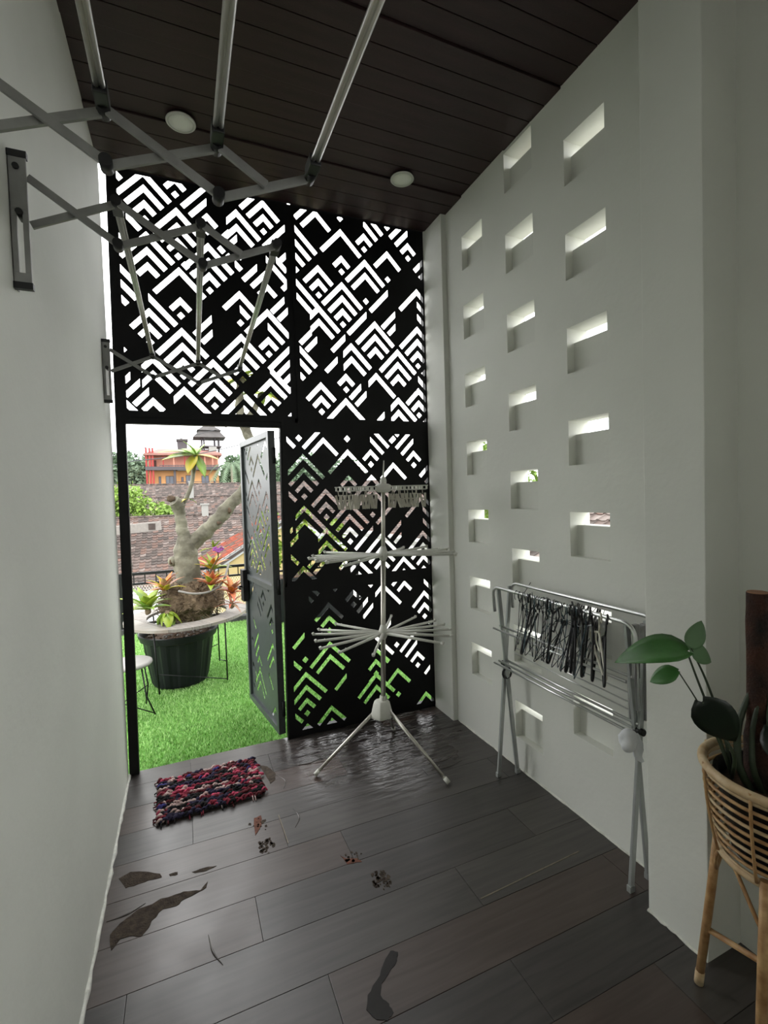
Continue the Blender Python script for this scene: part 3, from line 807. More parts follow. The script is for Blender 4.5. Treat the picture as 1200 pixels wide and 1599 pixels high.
# ------------------------------------------------------------------ white standing drying stand
st = thing('drying_stand', 'white three-tier standing drying rack with radial arms on a splayed tripod', 'drying rack', (1.05, 2.55, 0))
def S(x, y, z):
    return Vector((x + 0.042 * (z - 0.4) / 1.25 - 0.01, y, z))
MB().tube([S(0, 0, 0.35), S(0, 0, 1.24)], 0.0145, 12).build('pole', M['pole'], st)
MB().tube([S(0, 0, 1.2), S(0, 0, 1.64)], 0.0122, 12).build('pole', M['pole'], st)
MB().tube([S(0, 0, 1.62), S(0, 0, 1.66), S(0.001, 0, 1.68)], [0.018, 0.020, 0.011], 12).build('top_knob', M['white_plastic'], st)
MB().tube([S(0, 0, 1.68), S(0.004, 0, 1.775)], [0.006, 0.0035], 8).build('top_stick', M['white_plastic'], st)
# hub
b = MB()
b.tube([S(0, 0, 0.395), S(0, 0, 0.36)], [0.020, 0.024], 14)
b.lathe([(0.034, 0.37), (0.052, 0.355), (0.066, 0.30), (0.07, 0.275), (0.058, 0.275), (0.05, 0.30), (0.02, 0.34)], S(0, 0, 0) - Vector((0, 0, 0)), 6)
b.build('hub', M['white_plastic'], st, bevel=0.004)
feet = [(-0.425, 0.033), (0.208, -0.36), (0.185, 0.31)]
for fx, fy in feet:
    h = math.hypot(fx, fy)
    top = S(fx / h * 0.045, fy / h * 0.045, 0.315)
    bot = Vector((fx, fy, 0.012))
    lg = MB().tube([top, bot], 0.010, 10).build('leg', M['pole'], st)
    MB().tube([bot + (top - bot).normalized() * 0.03, bot - (top - bot).normalized() * 0.003], 0.0125, 10).build('foot_cap', M['white_plastic'], lg)
# arm tiers
def arm(parent, z, ang, ln, rise=0.0):
    c = S(0, 0, z)
    d = Vector((math.cos(ang), math.sin(ang), 0))
    a = c + d * 0.022
    e = c + d * ln + Vector((0, 0, rise))
    b = MB()
    b.tube([a, a + (e - a) * 0.5, e], [0.0095, 0.0082, 0.007], 8)
    tip = (e - a).normalized()
    b.tube([e - tip * 0.012, e, e + Vector((0, 0, 0.010)) + tip * 0.004], [0.0075, 0.009, 0.0075], 8)
    b.tube([e - tip * 0.05, e - tip * 0.05 + Vector((0, 0, 0.010))], [0.004, 0.003], 6)
    return b.build('arm', M['white_plastic'], parent)
for z, angs, ln in ((0.765, [12, 38, 62, 118, 140, 160, 178, 196, 214, 238, 340, 305, 322, 358], 0.42), (1.225, [8, 24, 352, 338, 50, 322, 128, 152, 166, 178, 190, 202, 222], 0.43)):
    MB().tube([S(0, 0, z - 0.035), S(0, 0, z - 0.012), S(0, 0, z + 0.012), S(0, 0, z + 0.05)], [0.016, 0.027, 0.027, 0.015], 16).build('collar', M['white_plastic'], st)
    for a in angs:
        arm(st, z, R_(a + random.uniform(-3, 3)), ln * random.uniform(0.93, 1.0), random.uniform(-0.006, 0.008))
# peg bars
MB().tube([S(0, 0, 1.59), S(0, 0, 1.60), S(0, 0, 1.632), S(0, 0, 1.64)], [0.03, 0.046, 0.046, 0.03], 20).build('collar', M['white_plastic'], st)
peg0 = None
def make_peg(parent):
    b = MB()
    for s in (-1, 1):
        b.bar((0.0115 * s, 0, 0.004), (0.0095 * s, 0, -0.018), 0.005, 0.009)
        b.bar((0.0095 * s, 0, -0.018), (0.0026 * s, 0, -0.060), 0.005, 0.009)
    b.tube([(0, 0, 0.022), (0, 0, 0.0)], 0.002, 5)
    b.tube([(-0.0085, 0, -0.020), (0.0085, 0, -0.020)], 0.003, 6)
    return b.build('peg', M['peg'], parent)
for a in (172, 188, 356, 12):
    ang = R_(a)
    d = Vector((math.cos(ang), math.sin(ang), 0))
    n = Vector((-d.y, d.x, 0))
    c = S(0, 0, 1.615)
    b = MB()
    e = c + d * 0.285
    s0 = c + d * 0.04
    b.bar(s0 + Vector((0, 0, 0.010)), e + Vector((0, 0, 0.010)), 0.008, 0.006)
    b.bar(s0 - Vector((0, 0, 0.012)), e - Vector((0, 0, 0.012)) - d * 0.012, 0.008, 0.006)
    for q in range(9):
        p = s0 + (e - s0) * ((q + 0.1) / 8.4)
        b.bar(p + Vector((0, 0, 0.010)), p - Vector((0, 0, 0.012)), 0.008, 0.012, n)
    pb = b.build('peg_bar', M['white_plastic'], st)
    for q in range(5):
        p = s0 + (e - s0) * ((q + random.uniform(0.4, 0.8)) / 5.2)
        if peg0 is None:
            pg = peg0 = make_peg(st)
        else:
            pg = peg0.copy()
            COL.objects.link(pg)
        pg.parent = st
        pg.location = p - Vector((0, 0, 0.040))
        pg.scale = (1.35, 1.2, 1.3)
        pg.rotation_euler = (random.uniform(-0.25, 0.25), random.uniform(-0.12, 0.12), random.uniform(-0.5, 0.5))

# ------------------------------------------------------------------ folding A-frame rack with hangers
ar = thing('folding_rack', 'silver folding clothes rack leaning along the perforated wall, full of hangers', 'drying rack', (1.6, 1.72, 0))
def A(x, y, z):
    return Vector((x - 1.6, y - 1.72, z))
YN, YF = 1.295, 2.135
def xq(z): return 1.662 - 0.098 * z      # leg with its foot by the wall
def xp(z): return 1.545 + 0.098 * z      # leg with its foot in the room
for yy, dy in ((YN, -0.008), (YF, 0.008)):
    lg = MB().bar(A(xp(0.0), yy, 0.0), A(xp(1.05), yy, 1.05), 0.021, 0.013, (0, 1, 0)).build('leg', M['grey_leg'], ar, bevel=0.003)
    MB().box(*[v for pr in zip(A(xp(0) - 0.013, yy - 0.009, 0), A(xp(0) + 0.013, yy + 0.009, 0.025)) for v in pr]).build('foot_cap', M['grey_leg'], lg, bevel=0.002)
    lg = MB().bar(A(xq(0.0), yy - 2 * dy, 0.0), A(xq(1.05), yy - 2 * dy, 1.05), 0.021, 0.013, (0, 1, 0)).build('leg', M['grey_leg'], ar, bevel=0.003)
    MB().box(*[v for pr in zip(A(xq(0) - 0.013, yy - 2 * dy - 0.009, 0), A(xq(0) + 0.013, yy - 2 * dy + 0.009, 0.025)) for v in pr]).build('foot_cap', M['grey_leg'], lg, bevel=0.002)
    z = 0.60
    pts = arc(A(1.603, yy - dy * 2.2, z - 0.025), 0.028, 0, 2 * PI, 16)[:-1]
    MB().tube([p + Vector((0, 0, 0.02 * math.sin(3 * i))) * 0.1 for i, p in enumerate(pts)], 0.006, 8, closed=True).build('pivot_strap', M['black_plastic'], ar)
    MB().tube([A(1.603, yy - 0.02, 0.622), A(1.603, yy + 0.02, 0.622)], 0.013, 12).build('pivot', M['black_plastic'], ar)
# top tubes: long loops with rounded corners
for xx, zt, y0, y1 in ((1.548, 1.055, YN - 0.03, YF + 0.02), (1.655, 1.068, YN - 0.045, YF - 0.0)):
    p = round_path([A(xx + 0.012, y0, zt - 0.33), A(xx, y0, zt), A(xx, y1, zt), A(xx + 0.012, y1, zt - 0.14)], 0.06, 8)
    MB().tube(p, 0.0085, 10).build('top_tube', M['steel'], ar)
for x0, z0 in ((1.535, 0.830), (1.575, 0.838), (1.535, 0.640), (1.565, 0.645), (1.600, 0.648)):
    MB().tube([A(x0, YN, z0), A(x0, YF, z0)], 0.0058, 8).build('rod', M['steel'], ar)
# the folded wing at the near end: a loop of tube with thin rods fanning along the wall side
MB().tube(round_path([A(1.60, YN + 0.02, 1.03), A(1.618, YN + 0.06, 0.98), A(1.63, YN + 0.06, 0.62), A(1.655, YN + 0.02, 0.60)], 0.05, 6), 0.008, 8).build('wing_tube', M['steel'], ar)
for i, z0 in enumerate((0.80, 0.77, 0.735, 0.70, 0.67)):
    MB().tube([A(1.648 - 0.004 * i, YN + 0.02, z0), A(1.648 - 0.004 * i, YF - 0.05, z0 + 0.02)], 0.003, 6).build('wing_rod', M['steel'], ar)
MB().box(*[v for pr in zip(A(1.625, YN - 0.012, 0.66), A(1.665, YN + 0.012, 1.04)) for v in pr]).build('wing_plate', M['alu_dull'], ar, bevel=0.004)
MB().box(*[v for pr in zip(A(1.560, YN - 0.022, 0.84), A(1.585, YN - 0.004, 1.05)) for v in pr]).build('wing_plate', M['alu_dull'], ar, bevel=0.004)

# hangers
def wire_hanger(m, r=0.0017, wdt=0.19, drop=0.12, seg=5):
    b = MB()
    p = arc((0, 0, 0), 0.021, R_(-20), R_(200), 9)
    p = [Vector((q.x, 0, q.z)) for q in p][::-1]
    hook = p + [Vector((0.021, 0, -0.012)), Vector((0.004, 0, -0.030)), Vector((0, 0, -0.060))]
    b.tube(hook, r, seg)
    tri = round_path([(0, 0, -0.060), (wdt, 0, -0.060 - drop), (-wdt, 0, -0.060 - drop)], 0.03, 4, closed=True)
    b.tube(tri, r, seg, closed=True)
    b.tube([(0, 0, -0.052), (0, 0, -0.075)], r * 2, seg)
    return b
def plastic_hanger(r=0.0048):
    b = MB()
    p = [Vector((q.x, 0, q.z)) for q in arc((0, 0, 0), 0.021, R_(-20), R_(200), 9)][::-1]
    b.tube(p + [Vector((0.018, 0, -0.018)), Vector((0.003, 0, -0.036)), Vector((0, 0, -0.065))], r * 0.8, 7)
    b.tube(round_path([(0, 0, -0.062), (0.185, 0, -0.155), (0.175, 0, -0.175), (-0.175, 0, -0.175), (-0.185, 0, -0.155)], 0.02, 4, closed=True), r, 7, closed=True)
    b.tube([(0.06, 0, -0.094), (0.045, 0, -0.125), (-0.045, 0, -0.125), (-0.06, 0, -0.094)], r * 0.8, 6)
    b.tube([(0.12, 0, -0.124), (0.118, 0, -0.143)], r * 0.9, 6)
    return b
rh = random.Random(5)
G = 'hangers crowded on the folding rack'
proto_w = wire_hanger(M['wire']).build('wire_hanger', M['wire'])
proto_b = wire_hanger(M['wire_blue']).build('wire_hanger', M['wire_blue'])
proto_k = plastic_hanger().build('plastic_hanger', M['black_plastic'])
first = {}
def hang(kind, y, rz, tilt, label, group=None, xo=1.548, z=1.0425):
    src = {'w': proto_w, 'b': proto_b, 'k': proto_k}[kind]
    if kind not in first:
        first[kind] = True
        o = src
    else:
        o = src.copy()
        COL.objects.link(o)
    o.scale = (1.08, 1.08, 1.08)
    o.location = (xo, y, z)
    o.rotation_euler = (rh.uniform(-0.12, 0.12), tilt, rz)
    for kx in ('label', 'category', 'group'):
        if kx in o:
            del o[kx]
    tag(o, label, 'hanger', group)
    return o
row = []
row.append((1.955, 'w', R_(30), R_(-52)))
row.append((1.925, 'w', R_(38), R_(-30)))
y = 1.905
i = 0
while y > 1.50:
    row.append((y, 'b' if i % 3 == 2 else 'w', R_(rh.uniform(14, 58)), R_(rh.uniform(-46, -8))))
    y -= 0.0175
    i += 1
row.append((1.853, 'k', R_(34), R_(-24)))
row.append((1.723, 'k', R_(28), R_(-34)))
for yy in (1.585, 1.563, 1.546, 1.53):
    row.append((yy, 'k', R_(rh.uniform(30, 50)), R_(rh.uniform(-46, -30))))
row.append((1.475, 'k', R_(36), R_(-40)))
row.append((1.392, 'k', R_(44), R_(-8)))
ORD = ['first', 'second', 'third', 'fourth', 'fifth', 'sixth', 'seventh', 'eighth', 'ninth', 'tenth', 'eleventh', 'twelfth', 'thirteenth', 'fourteenth', 'fifteenth', 'sixteenth', 'seventeenth', 'eighteenth', 'nineteenth']
ORD += ['twentieth'] + ['twenty-' + q for q in ORD[:9]] + ['thirtieth'] + ['thirty-' + q for q in ORD[:9]]
row.sort(key=lambda e: -e[0])
KN = {'w': 'thin dark wire hanger', 'b': 'thin blue-grey wire hanger', 'k': 'thick black plastic hanger'}
for n, (yy, kd, rz_, tl) in enumerate(row):
    last = n == len(row) - 1
    hang(kd, yy, rz_, tl, KN[kd] + (', last in the row, at the near end beside the cream one' if last else ', %s in the row counting from the screen end' % ORD[n]), G)
wh = plastic_hanger(0.0052).build('plastic_hanger', M['hanger_white'])
wh.location = (1.548, 1.425, 1.0425)
wh.rotation_euler = (0.05, R_(-12), R_(52))
tag(wh, 'cream plastic hanger, the only pale one, near the near end of the row', 'hanger', G)

# crumpled white bag tied at the near pivot of the folding rack
b = MB()
b.blob((0, 0, 0), 0.034, 0.030, 0.045, 3, 0.0, 3)
b.blob((0.035, -0.01, -0.035), 0.022, 0.012, 0.06, 3, 0.0, 3)
rr = random.Random(9)
for v in b.bm.verts:
    f = 1 + 0.28 * math.sin(60 * v.co.x + 30 * v.co.z) * math.cos(70 * v.co.y + 20 * v.co.z) + rr.uniform(-0.05, 0.05)
    v.co.x *= f * (1 + 6 * max(0, -v.co.z))
    v.co.y *= f
bagp = b.build('plastic_bag', M['bag'])
bagp.location = (1.515, 1.275, 0.615)
tag(bagp, 'small crumpled white plastic bag tied to the near leg of the folding rack', 'bag')

# ------------------------------------------------------------------ rattan stand, pot and plant
RC = (1.490, 0.760)
rs = thing('rattan_plant_stand', 'round rattan basket stand on cane legs in the right foreground', 'plant stand', (RC[0], RC[1], 0))
def ring(r, z, n=40):
    return [(r * math.cos(2 * PI * i / n), r * math.sin(2 * PI * i / n), z) for i in range(n)]
MB().tube(ring(0.183, 0.772), 0.0125, 10, closed=True).build('rim', M['rattan_pale'], rs)
for i in range(10):
    t = i / 9
    z = 0.752 - 0.215 * t
    r = 0.180 - 0.006 * t - 0.028 * t * t
    MB().tube(ring(r, z), 0.0048, 7, closed=True).build('hoop', M['rattan'] if i % 3 else M['rattan_pale'], rs)
MB().tube(ring(0.146, 0.528), 0.0105, 8, closed=True).build('base_ring', M['rattan_pale'], rs)
for k in range(8):
    a = R_(8 + 45 * k)
    MB().tube([((0.190 - 0.006 * t - 0.028 * t * t) * math.cos(a), (0.190 - 0.006 * t - 0.028 * t * t) * math.sin(a), 0.782 - 0.25 * t) for t in (0, 0.2, 0.4, 0.6, 0.8, 1.0)], 0.0042, 6).build('stake', M['rattan'], rs)
fang = [R_(104.3), R_(194.3), R_(284.3), R_(14.3)]
for a in fang:
    c, s = math.cos(a), math.sin(a)
    lg = MB().tube([(0.150 * c, 0.150 * s, 0.545), (0.168 * c, 0.168 * s, 0.36), (0.207 * c, 0.207 * s, 0.006)], [0.0115, 0.0125, 0.0120], 10).build('leg', M['rattan'], rs)
    MB().tube([(0.203 * c, 0.203 * s, 0.045), (0.2075 * c, 0.2075 * s, 0.001)], 0.0132, 10).build('foot_cap', M['rattan_pale'], lg)
for i in range(4):
    a, b_ = fang[i], fang[(i + 1) % 4]
    P = lambda ang, rr_, z: (rr_ * math.cos(ang), rr_ * math.sin(ang), z)
    if i < 2:
        o_ = fang[i + 2]
        MB().tube([P(a, 0.183, 0.195 - 0.016 * i), P(o_, 0.183, 0.195 - 0.016 * i)], 0.0085, 8).build('stretcher', M['rattan'], rs)
    if b_ < a:
        b_ += 2 * PI
    arcp = [P(a + (b_ - a) * t, 0.158 - 0.016 * math.sin(PI * t) , 0.40 + 0.135 * math.sin(PI * t)) for t in [j / 10 for j in range(11)]]
    MB().tube(arcp, 0.0055, 7).build('arch_brace', M['rattan'], rs)
pot = thing('plant_pot', 'black plastic pot filled with dark soil inside the rattan basket', 'pot', (RC[0], RC[1], 0.535))
MB().lathe([(0.115, 0.0), (0.150, 0.20), (0.158, 0.20), (0.158, 0.215), (0.146, 0.215), (0.143, 0.185), (0.11, 0.02)], seg=32).build('pot_body', M['pot'], pot)
b = MB().lathe([(0.005, 0.172), (0.142, 0.172), (0.142, 0.176), (0.10, 0.184), (0.005, 0.188)], seg=32)
b.build('soil', M['soil'], pot)
pl = thing('climbing_plant', 'potted heart-leaved climber tied to a dark coir moss pole, right edge', 'plant', (RC[0], RC[1], 0.71))
def W(x, y, z):
    return Vector((x - RC[0], y - RC[1], z - 0.71))
b = MB()
pp = [W(1.462, 0.802, 0.70), W(1.464, 0.803, 0.9), W(1.464, 0.804, 1.268)]
b.tube([pp[0] + (pp[2] - pp[0]) * t for t in [i / 14 for i in range(15)]], [0.034 if i < 5 else 0.027 + rh.uniform(-0.001, 0.001) for i in range(15)], 18)
b.build('moss_pole', M['moss'], pl)
MB().tube([pp[2] - Vector((0, 0, 0.004)), pp[2] + Vector((0, 0, 0.003))], 0.0245, 18).build('pole_end', M['coir_end'], pl)
def leaf_mesh(L, Wd, fold=0.15, curl=0.12, heart=0.18, n=10):
    """heart-shaped leaf, base at origin, tip along +x, some fold along the midrib"""
    bm = bmesh.new()
    rows = []
    for i in range(n + 1):
        t = i / n
        x = L * t
        wv = Wd / 2 * (math.sin(PI * min(1, (t + heart) / (1 + heart)) ** 0.85)) ** 0.8 if t < 1 else 0.0
        wv *= min(1.0, 0.30 + 0.70 * math.sqrt(t / 0.22)) if t < 0.22 else 1.0
        zc = -curl * L * t * t
        row = []
        for j in (-1, -0.6, 0, 0.6, 1):
            yy = j * wv
            back = -heart * L * 0.55 * abs(j) * max(0, 1 - 3 * t)
            row.append(bm.verts.new((x + back, yy, zc + abs(j) * wv * fold * (1 - 0.3 * abs(j)))))
        rows.append(row)
    for a, c in zip(rows[:-1], rows[1:]):
        for j in range(4):
            try:
                f = bm.faces.new((a[j], c[j], c[j + 1], a[j + 1]))
                f.smooth = True
            except ValueError:
                pass
    ret = bmesh.ops.extrude_face_region(bm, geom=bm.faces[:])
    for g in ret['geom']:
        if isinstance(g, bmesh.types.BMVert):
            g.co.z -= 0.0012
    bmesh.ops.remove_doubles(bm, verts=bm.verts, dist=1e-5)
    bmesh.ops.recalc_face_normals(bm, faces=bm.faces)
    return bm
def put_leaf(parent, bm, base, tip_dir, up, m, name='leaf'):
    x = Vector(tip_dir).normalized()
    z = Vector(up)
    z = (z - x * z.dot(x)).normalized()
    y = z.cross(x)
    mt = Matrix((x, y, z)).transposed().to_4x4()
    mt.translation = Vector(base)
    bm.transform(mt)
    me = bpy.data.meshes.new(name)
    bm.to_mesh(me)
    bm.free()
    me.materials.append(m)
    return link(name, me, parent)
sb = W(1.40, 0.835, 0.74)
# big arching leaf
b1, t1 = Vector((1.315, 0.905, 1.098)), Vector((1.205, 1.010, 1.050))
put_leaf(pl, leaf_mesh(0.182, 0.125, 0.26, 0.42, 0.16), b1 - Vector((RC[0], RC[1], 0.71)), (t1 - b1) + Vector((0, 0, 0.055)), (-0.35, -0.25, 1), M['leaf_green'])
b2, t2 = Vector((1.305, 0.925, 1.035)), Vector((1.262, 0.975, 0.992))
put_leaf(pl, leaf_mesh(0.085, 0.055, 0.15, 0.25, 0.1), b2 - Vector((RC[0], RC[1], 0.71)), (t2 - b2) + Vector((0, 0, 0.012)), (-0.6, -0.5, 0.8), M['leaf_green'])
b3 = Vector((1.325, 0.900, 1.105))
put_leaf(pl, leaf_mesh(0.085, 0.05, 0.1, 0.15, 0.1), b3 - Vector((RC[0], RC[1], 0.71)), (0.018, -0.012, 0.06), (-0.8, -0.6, 0.3), M['leaf_mid'])
put_leaf(pl, leaf_mesh(0.080, 0.055, 0.1, 0.15, 0.1), b3 - Vector((RC[0], RC[1], 0.71)), (0.045, -0.02, -0.03), (-0.6, -0.5, 0.6), M['leaf_mid'])
# backlit leaf hanging towards the lens, its shade put into the colour
b4 = Vector((1.250, 0.818, 0.995))
put_leaf(pl, leaf_mesh(0.138, 0.104, 0.06, 0.08, 0.2), b4 - Vector((RC[0], RC[1], 0.71)), (0.075, -0.045, -0.115), (-0.8, -0.55, 0.15), M['leaf_backlit'])
for pts, r in (([sb, W(1.372, 0.855, 0.87), W(1.335, 0.89, 1.02), b1 - Vector((RC[0], RC[1], 0.71))], 0.0032),
               ([sb, W(1.375, 0.862, 0.86), W(1.345, 0.895, 0.95), b2 - Vector((RC[0], RC[1], 0.71))], 0.0022),
               ([sb, W(1.390, 0.850, 0.88), W(1.352, 0.88, 1.03), b3 - Vector((RC[0], RC[1], 0.71))], 0.0032),
               ([sb, W(1.36, 0.80, 0.84), W(1.335, 0.86, 0.92), b4 - Vector((RC[0], RC[1], 0.71))], 0.004),
               ([W(1.43, 0.80, 0.71), W(1.395, 0.815, 0.78), W(1.41, 0.83, 0.88), W(1.445, 0.82, 0.97), W(1.46, 0.79, 1.05)], 0.0085),
               ([W(1.44, 0.78, 0.72), W(1.41, 0.79, 0.79), W(1.43, 0.80, 0.90), W(1.45, 0.79, 0.98)], 0.007),
               ([W(1.47, 0.75, 0.72), W(1.43, 0.745, 0.80), W(1.45, 0.77, 0.92), W(1.47, 0.775, 1.02)], 0.008)):
    P = round_path(pts, 0.1, 5)
    MB().tube(P, [r * (1.3 - 0.5 * i / (len(P) - 1)) for i in range(len(P))], 7).build('stalk', M['stem'], pl)
put_leaf(pl, leaf_mesh(0.13, 0.09, 0.1, 0.2, 0.14), W(1.40, 0.74, 0.93), (-0.02, -0.06, -0.05), (-0.8, -0.5, 0.3), M['leaf_backlit'])
put_leaf(pl, leaf_mesh(0.05, 0.016, 0.1, 0.3, 0.05), W(1.37, 0.83, 0.735), (-0.03, 0.03, 0.02), (0, 0, 1), M['fibre'], 'dry_leaf')

# ------------------------------------------------------------------ rag rug
rug = thing('rag_rug', 'shaggy dark red and black rag rug on the floor by the doorway', 'rug', (0.068, 2.716, 0), R_(1.5))
RX, RY = 0.252, 0.19
MB().prism([(-RX, -RY + 0.01), (RX, -RY), (RX - 0.01, RY - 0.01), (-RX + 0.02, RY)], 0.0015, 0.012).build('rug_backing', M['rag7'], rug)
rr = random.Random(21)
b = MB()
nrow = 17
for i in range(nrow):
    ybase = -RY + 2 * RY * (i + 0.5) / nrow
    x = -RX - 0.004
    ci = rr.randrange(8)
    while x < RX:
        if rr.random() < 0.45:
            ci = rr.choice((0, 0, 7, 1, 1, 2, 3, 3, 4, 4, 6, 7, 5 if ybase > 0.05 else 0, 2))
        b.mi = ci
        l = rr.uniform(0.018, 0.04)
        h = rr.uniform(0.010, 0.022)
        yo = ybase + rr.uniform(-0.008, 0.008)
        pts = [(x, yo, 0.008), (x + l * 0.3, yo + rr.uniform(-0.006, 0.006), 0.010 + h * 0.7), (x + l * 0.65, yo + rr.uniform(-0.01, 0.01), 0.010 + h), (x + l, yo + rr.uniform(-0.008, 0.008), 0.009)]
        b.tube(round_path(pts, 0.01, 1), rr.uniform(0.0045, 0.008), 5)
        x += l * rr.uniform(0.45, 0.7)
for _ in range(60):
    b.mi = rr.choice((0, 0, 7, 1, 4, 3))
    e = rr.choice((0, 1, 2, 3))
    u = rr.uniform(-1, 1)
    px, py = ((-RX, u * RY), (RX, u * RY), (u * RX, -RY), (u * RX, RY))[e]
    dx, dy = ((-1, 0), (1, 0), (0, -1), (0, 1))[e]
    l = rr.uniform(0.008, 0.022)
    b.tube([(px - dx * 0.01, py - dy * 0.01, 0.012), (px + dx * l * 0.6, py + dy * l * 0.6, 0.010), (px + dx * l, py + dy * l + rr.uniform(-.01, .01), 0.004)], 0.0035, 4)
stuff(b.build('rag_pile', [M['rag%d' % i] for i in range(8)], rug))

# ------------------------------------------------------------------ terrace outside
GZ = -0.03
tf = MB().box(-1.7, 1.83, 3.10, 6.56, -0.25, GZ - 0.018).build('artificial_turf', M['grass_base'])
tf['kind'] = 'structure'
rg = random.Random(4)
def blades(n, x0, x1, y0, y1):
    vs, fs, mi = [], [], []
    for i in range(n):
        x, y_ = rg.uniform(x0, x1), rg.uniform(y0, y1)
        a = rg.uniform(0, 2 * PI)
        h = rg.uniform(0.014, 0.030)
        lx, ly = rg.uniform(-0.014, 0.014), rg.uniform(-0.014, 0.014)
        wv = rg.uniform(0.0022, 0.004)
        c, s = math.cos(a) * wv, math.sin(a) * wv
        z0 = GZ - 0.02
        k = len(vs)
        vs += [(x - c, y_ - s, z0), (x + c, y_ + s, z0), (x + lx, y_ + ly, z0 + h)]
        fs.append((k, k + 1, k + 2))
        mi.append(rg.choice((0, 0, 1, 1, 2)))
    me = bpy.data.meshes.new('turf_blades')
    me.from_pydata(vs, [], fs)
    for m in (M['grass_a'], M['grass_b'], M['grass_c']):
        me.materials.append(m)
    me.polygons.foreach_set('material_index', mi)
    return link('turf_blades', me, tf)
stuff(blades(95000, -0.75, 1.82, 3.105, 6.55))
struct(MB().box(-3.2, 2.4, 6.56, 6.72, -0.6, 0.02).build('trim_4', M['curb'], bevel=0.008))
gd = MB().box(-140, 140, -90, 160, -4.3, -4.0).build('ground', M['ground'])
struct(gd)
struct(MB().box(XL - 0.3, 1.86, 3.0, 3.14, -3.9, -0.17).build('trim_5', M['wall_out']))
struct(MB().box(-1.75, 1.90, 3.14, 6.7, -3.95, -0.26).build('trim_6', M['wall_out']))

# railing with wire mesh
rl = thing('terrace_railing', 'low black railing with wire mesh along the far edge of the turf', 'railing', (0, 6.64, 0))
MB().bar((-3.2, 0, 0.69), (2.4, 0, 0.69), 0.03, 0.035).build('top_rail', M['black_metal'], rl, bevel=0.003)
MB().bar((-3.2, 0, 0.565), (2.4, 0, 0.565), 0.025, 0.025).build('mid_rail', M['black_metal'], rl)
MB().bar((-3.2, 0, 0.06), (2.4, 0, 0.06), 0.03, 0.03).build('bottom_rail', M['black_metal'], rl)
o0 = MB().bar((0, 0, 0.565), (0, 0, 0.69), 0.012, 0.012, (0, 1, 0)).build('baluster', M['black_metal'], rl)
for i in range(1, 44):
    o = o0.copy(); COL.objects.link(o); o.location.x = -3.1 + 0.125 * i
o0.location.x = -3.1
for x in (-2.2, -0.75, 1.05, 2.35):
    MB().bar((x, 0, 0.02), (x, 0, 0.70), 0.035, 0.035, (0, 1, 0)).build('post', M['black_metal'], rl)
b = MB()
for s in (-1, 1):
    x = -3.6
    while x < 2.8:
        z0, z1 = 0.075, 0.555
        xa, xb = x, x + s * 0.5 * (z1 - z0) * 1.2
        if min(xa, xb) > -3.2 and max(xa, xb) < 2.4:
            b.bar((xa, 0.012 * s * 0.3, z0), (xb, 0.012 * s * 0.3, z1), 0.0026, 0.0026)
        x += 0.032
stuff(b.build('wire_mesh', M['mesh'], rl))

# planter with frangipani
PC = (-0.08, 4.64)
pp_ = thing('plant_tub', 'large black ribbed plastic tub under the round table on the turf', 'planter', (PC[0], PC[1], GZ - 0.002))
def fluted(prof, seg=72, flutes=12, depth=0.012):
    b = MB()
    rings = []
    for r, z, f in prof:
        rings.append([b.bm.verts.new(((r - depth * f * (1 if (k * flutes * 2 // seg) % 2 else 0)) * math.cos(2 * PI * k / seg), (r - depth * f * (1 if (k * flutes * 2 // seg) % 2 else 0)) * math.sin(2 * PI * k / seg), z)) for k in range(seg)])
    for a, c in zip(rings[:-1], rings[1:]):
        for k in range(seg):
            f = b.bm.faces.new((a[k], a[(k + 1) % seg], c[(k + 1) % seg], c[k]))
    b.bm.faces.new(rings[0][::-1])
    b.bm.faces.new(rings[-1])
    return b
fluted([(0.225, 0.0, 0), (0.236, 0.02, 0.6), (0.262, 0.16, 1), (0.283, 0.30, 1), (0.293, 0.385, 0.6), (0.295, 0.40, 0), (0.318, 0.402, 0), (0.322, 0.43, 0), (0.330, 0.432, 0), (0.333, 0.458, 0), (0.318, 0.462, 0), (0.305, 0.44, 0), (0.29, 0.40, 0)]).build('tub_body', M['pot'], pp_)
b = MB()
b.lathe([(0.01, 0.395), (0.297, 0.395), (0.297, 0.405), (0.20, 0.425), (0.01, 0.43)], seg=40)
b.build('soil', M['soil'], pp_)
b = MB()
for i in range(120):
    a, q = rg.uniform(0, 2 * PI), math.sqrt(rg.random()) * 0.28
    b.mi = rg.choice((0, 1))
    b.blob((q * math.cos(a), q * math.sin(a), 0.425 + 0.01 * rg.random()), rg.uniform(0.008, 0.02), rg.uniform(0.008, 0.02), rg.uniform(0.005, 0.012), 1, 0.25, i)
stuff(b.build('bark_chips', [M['soil'], M['ridge']], pp_))

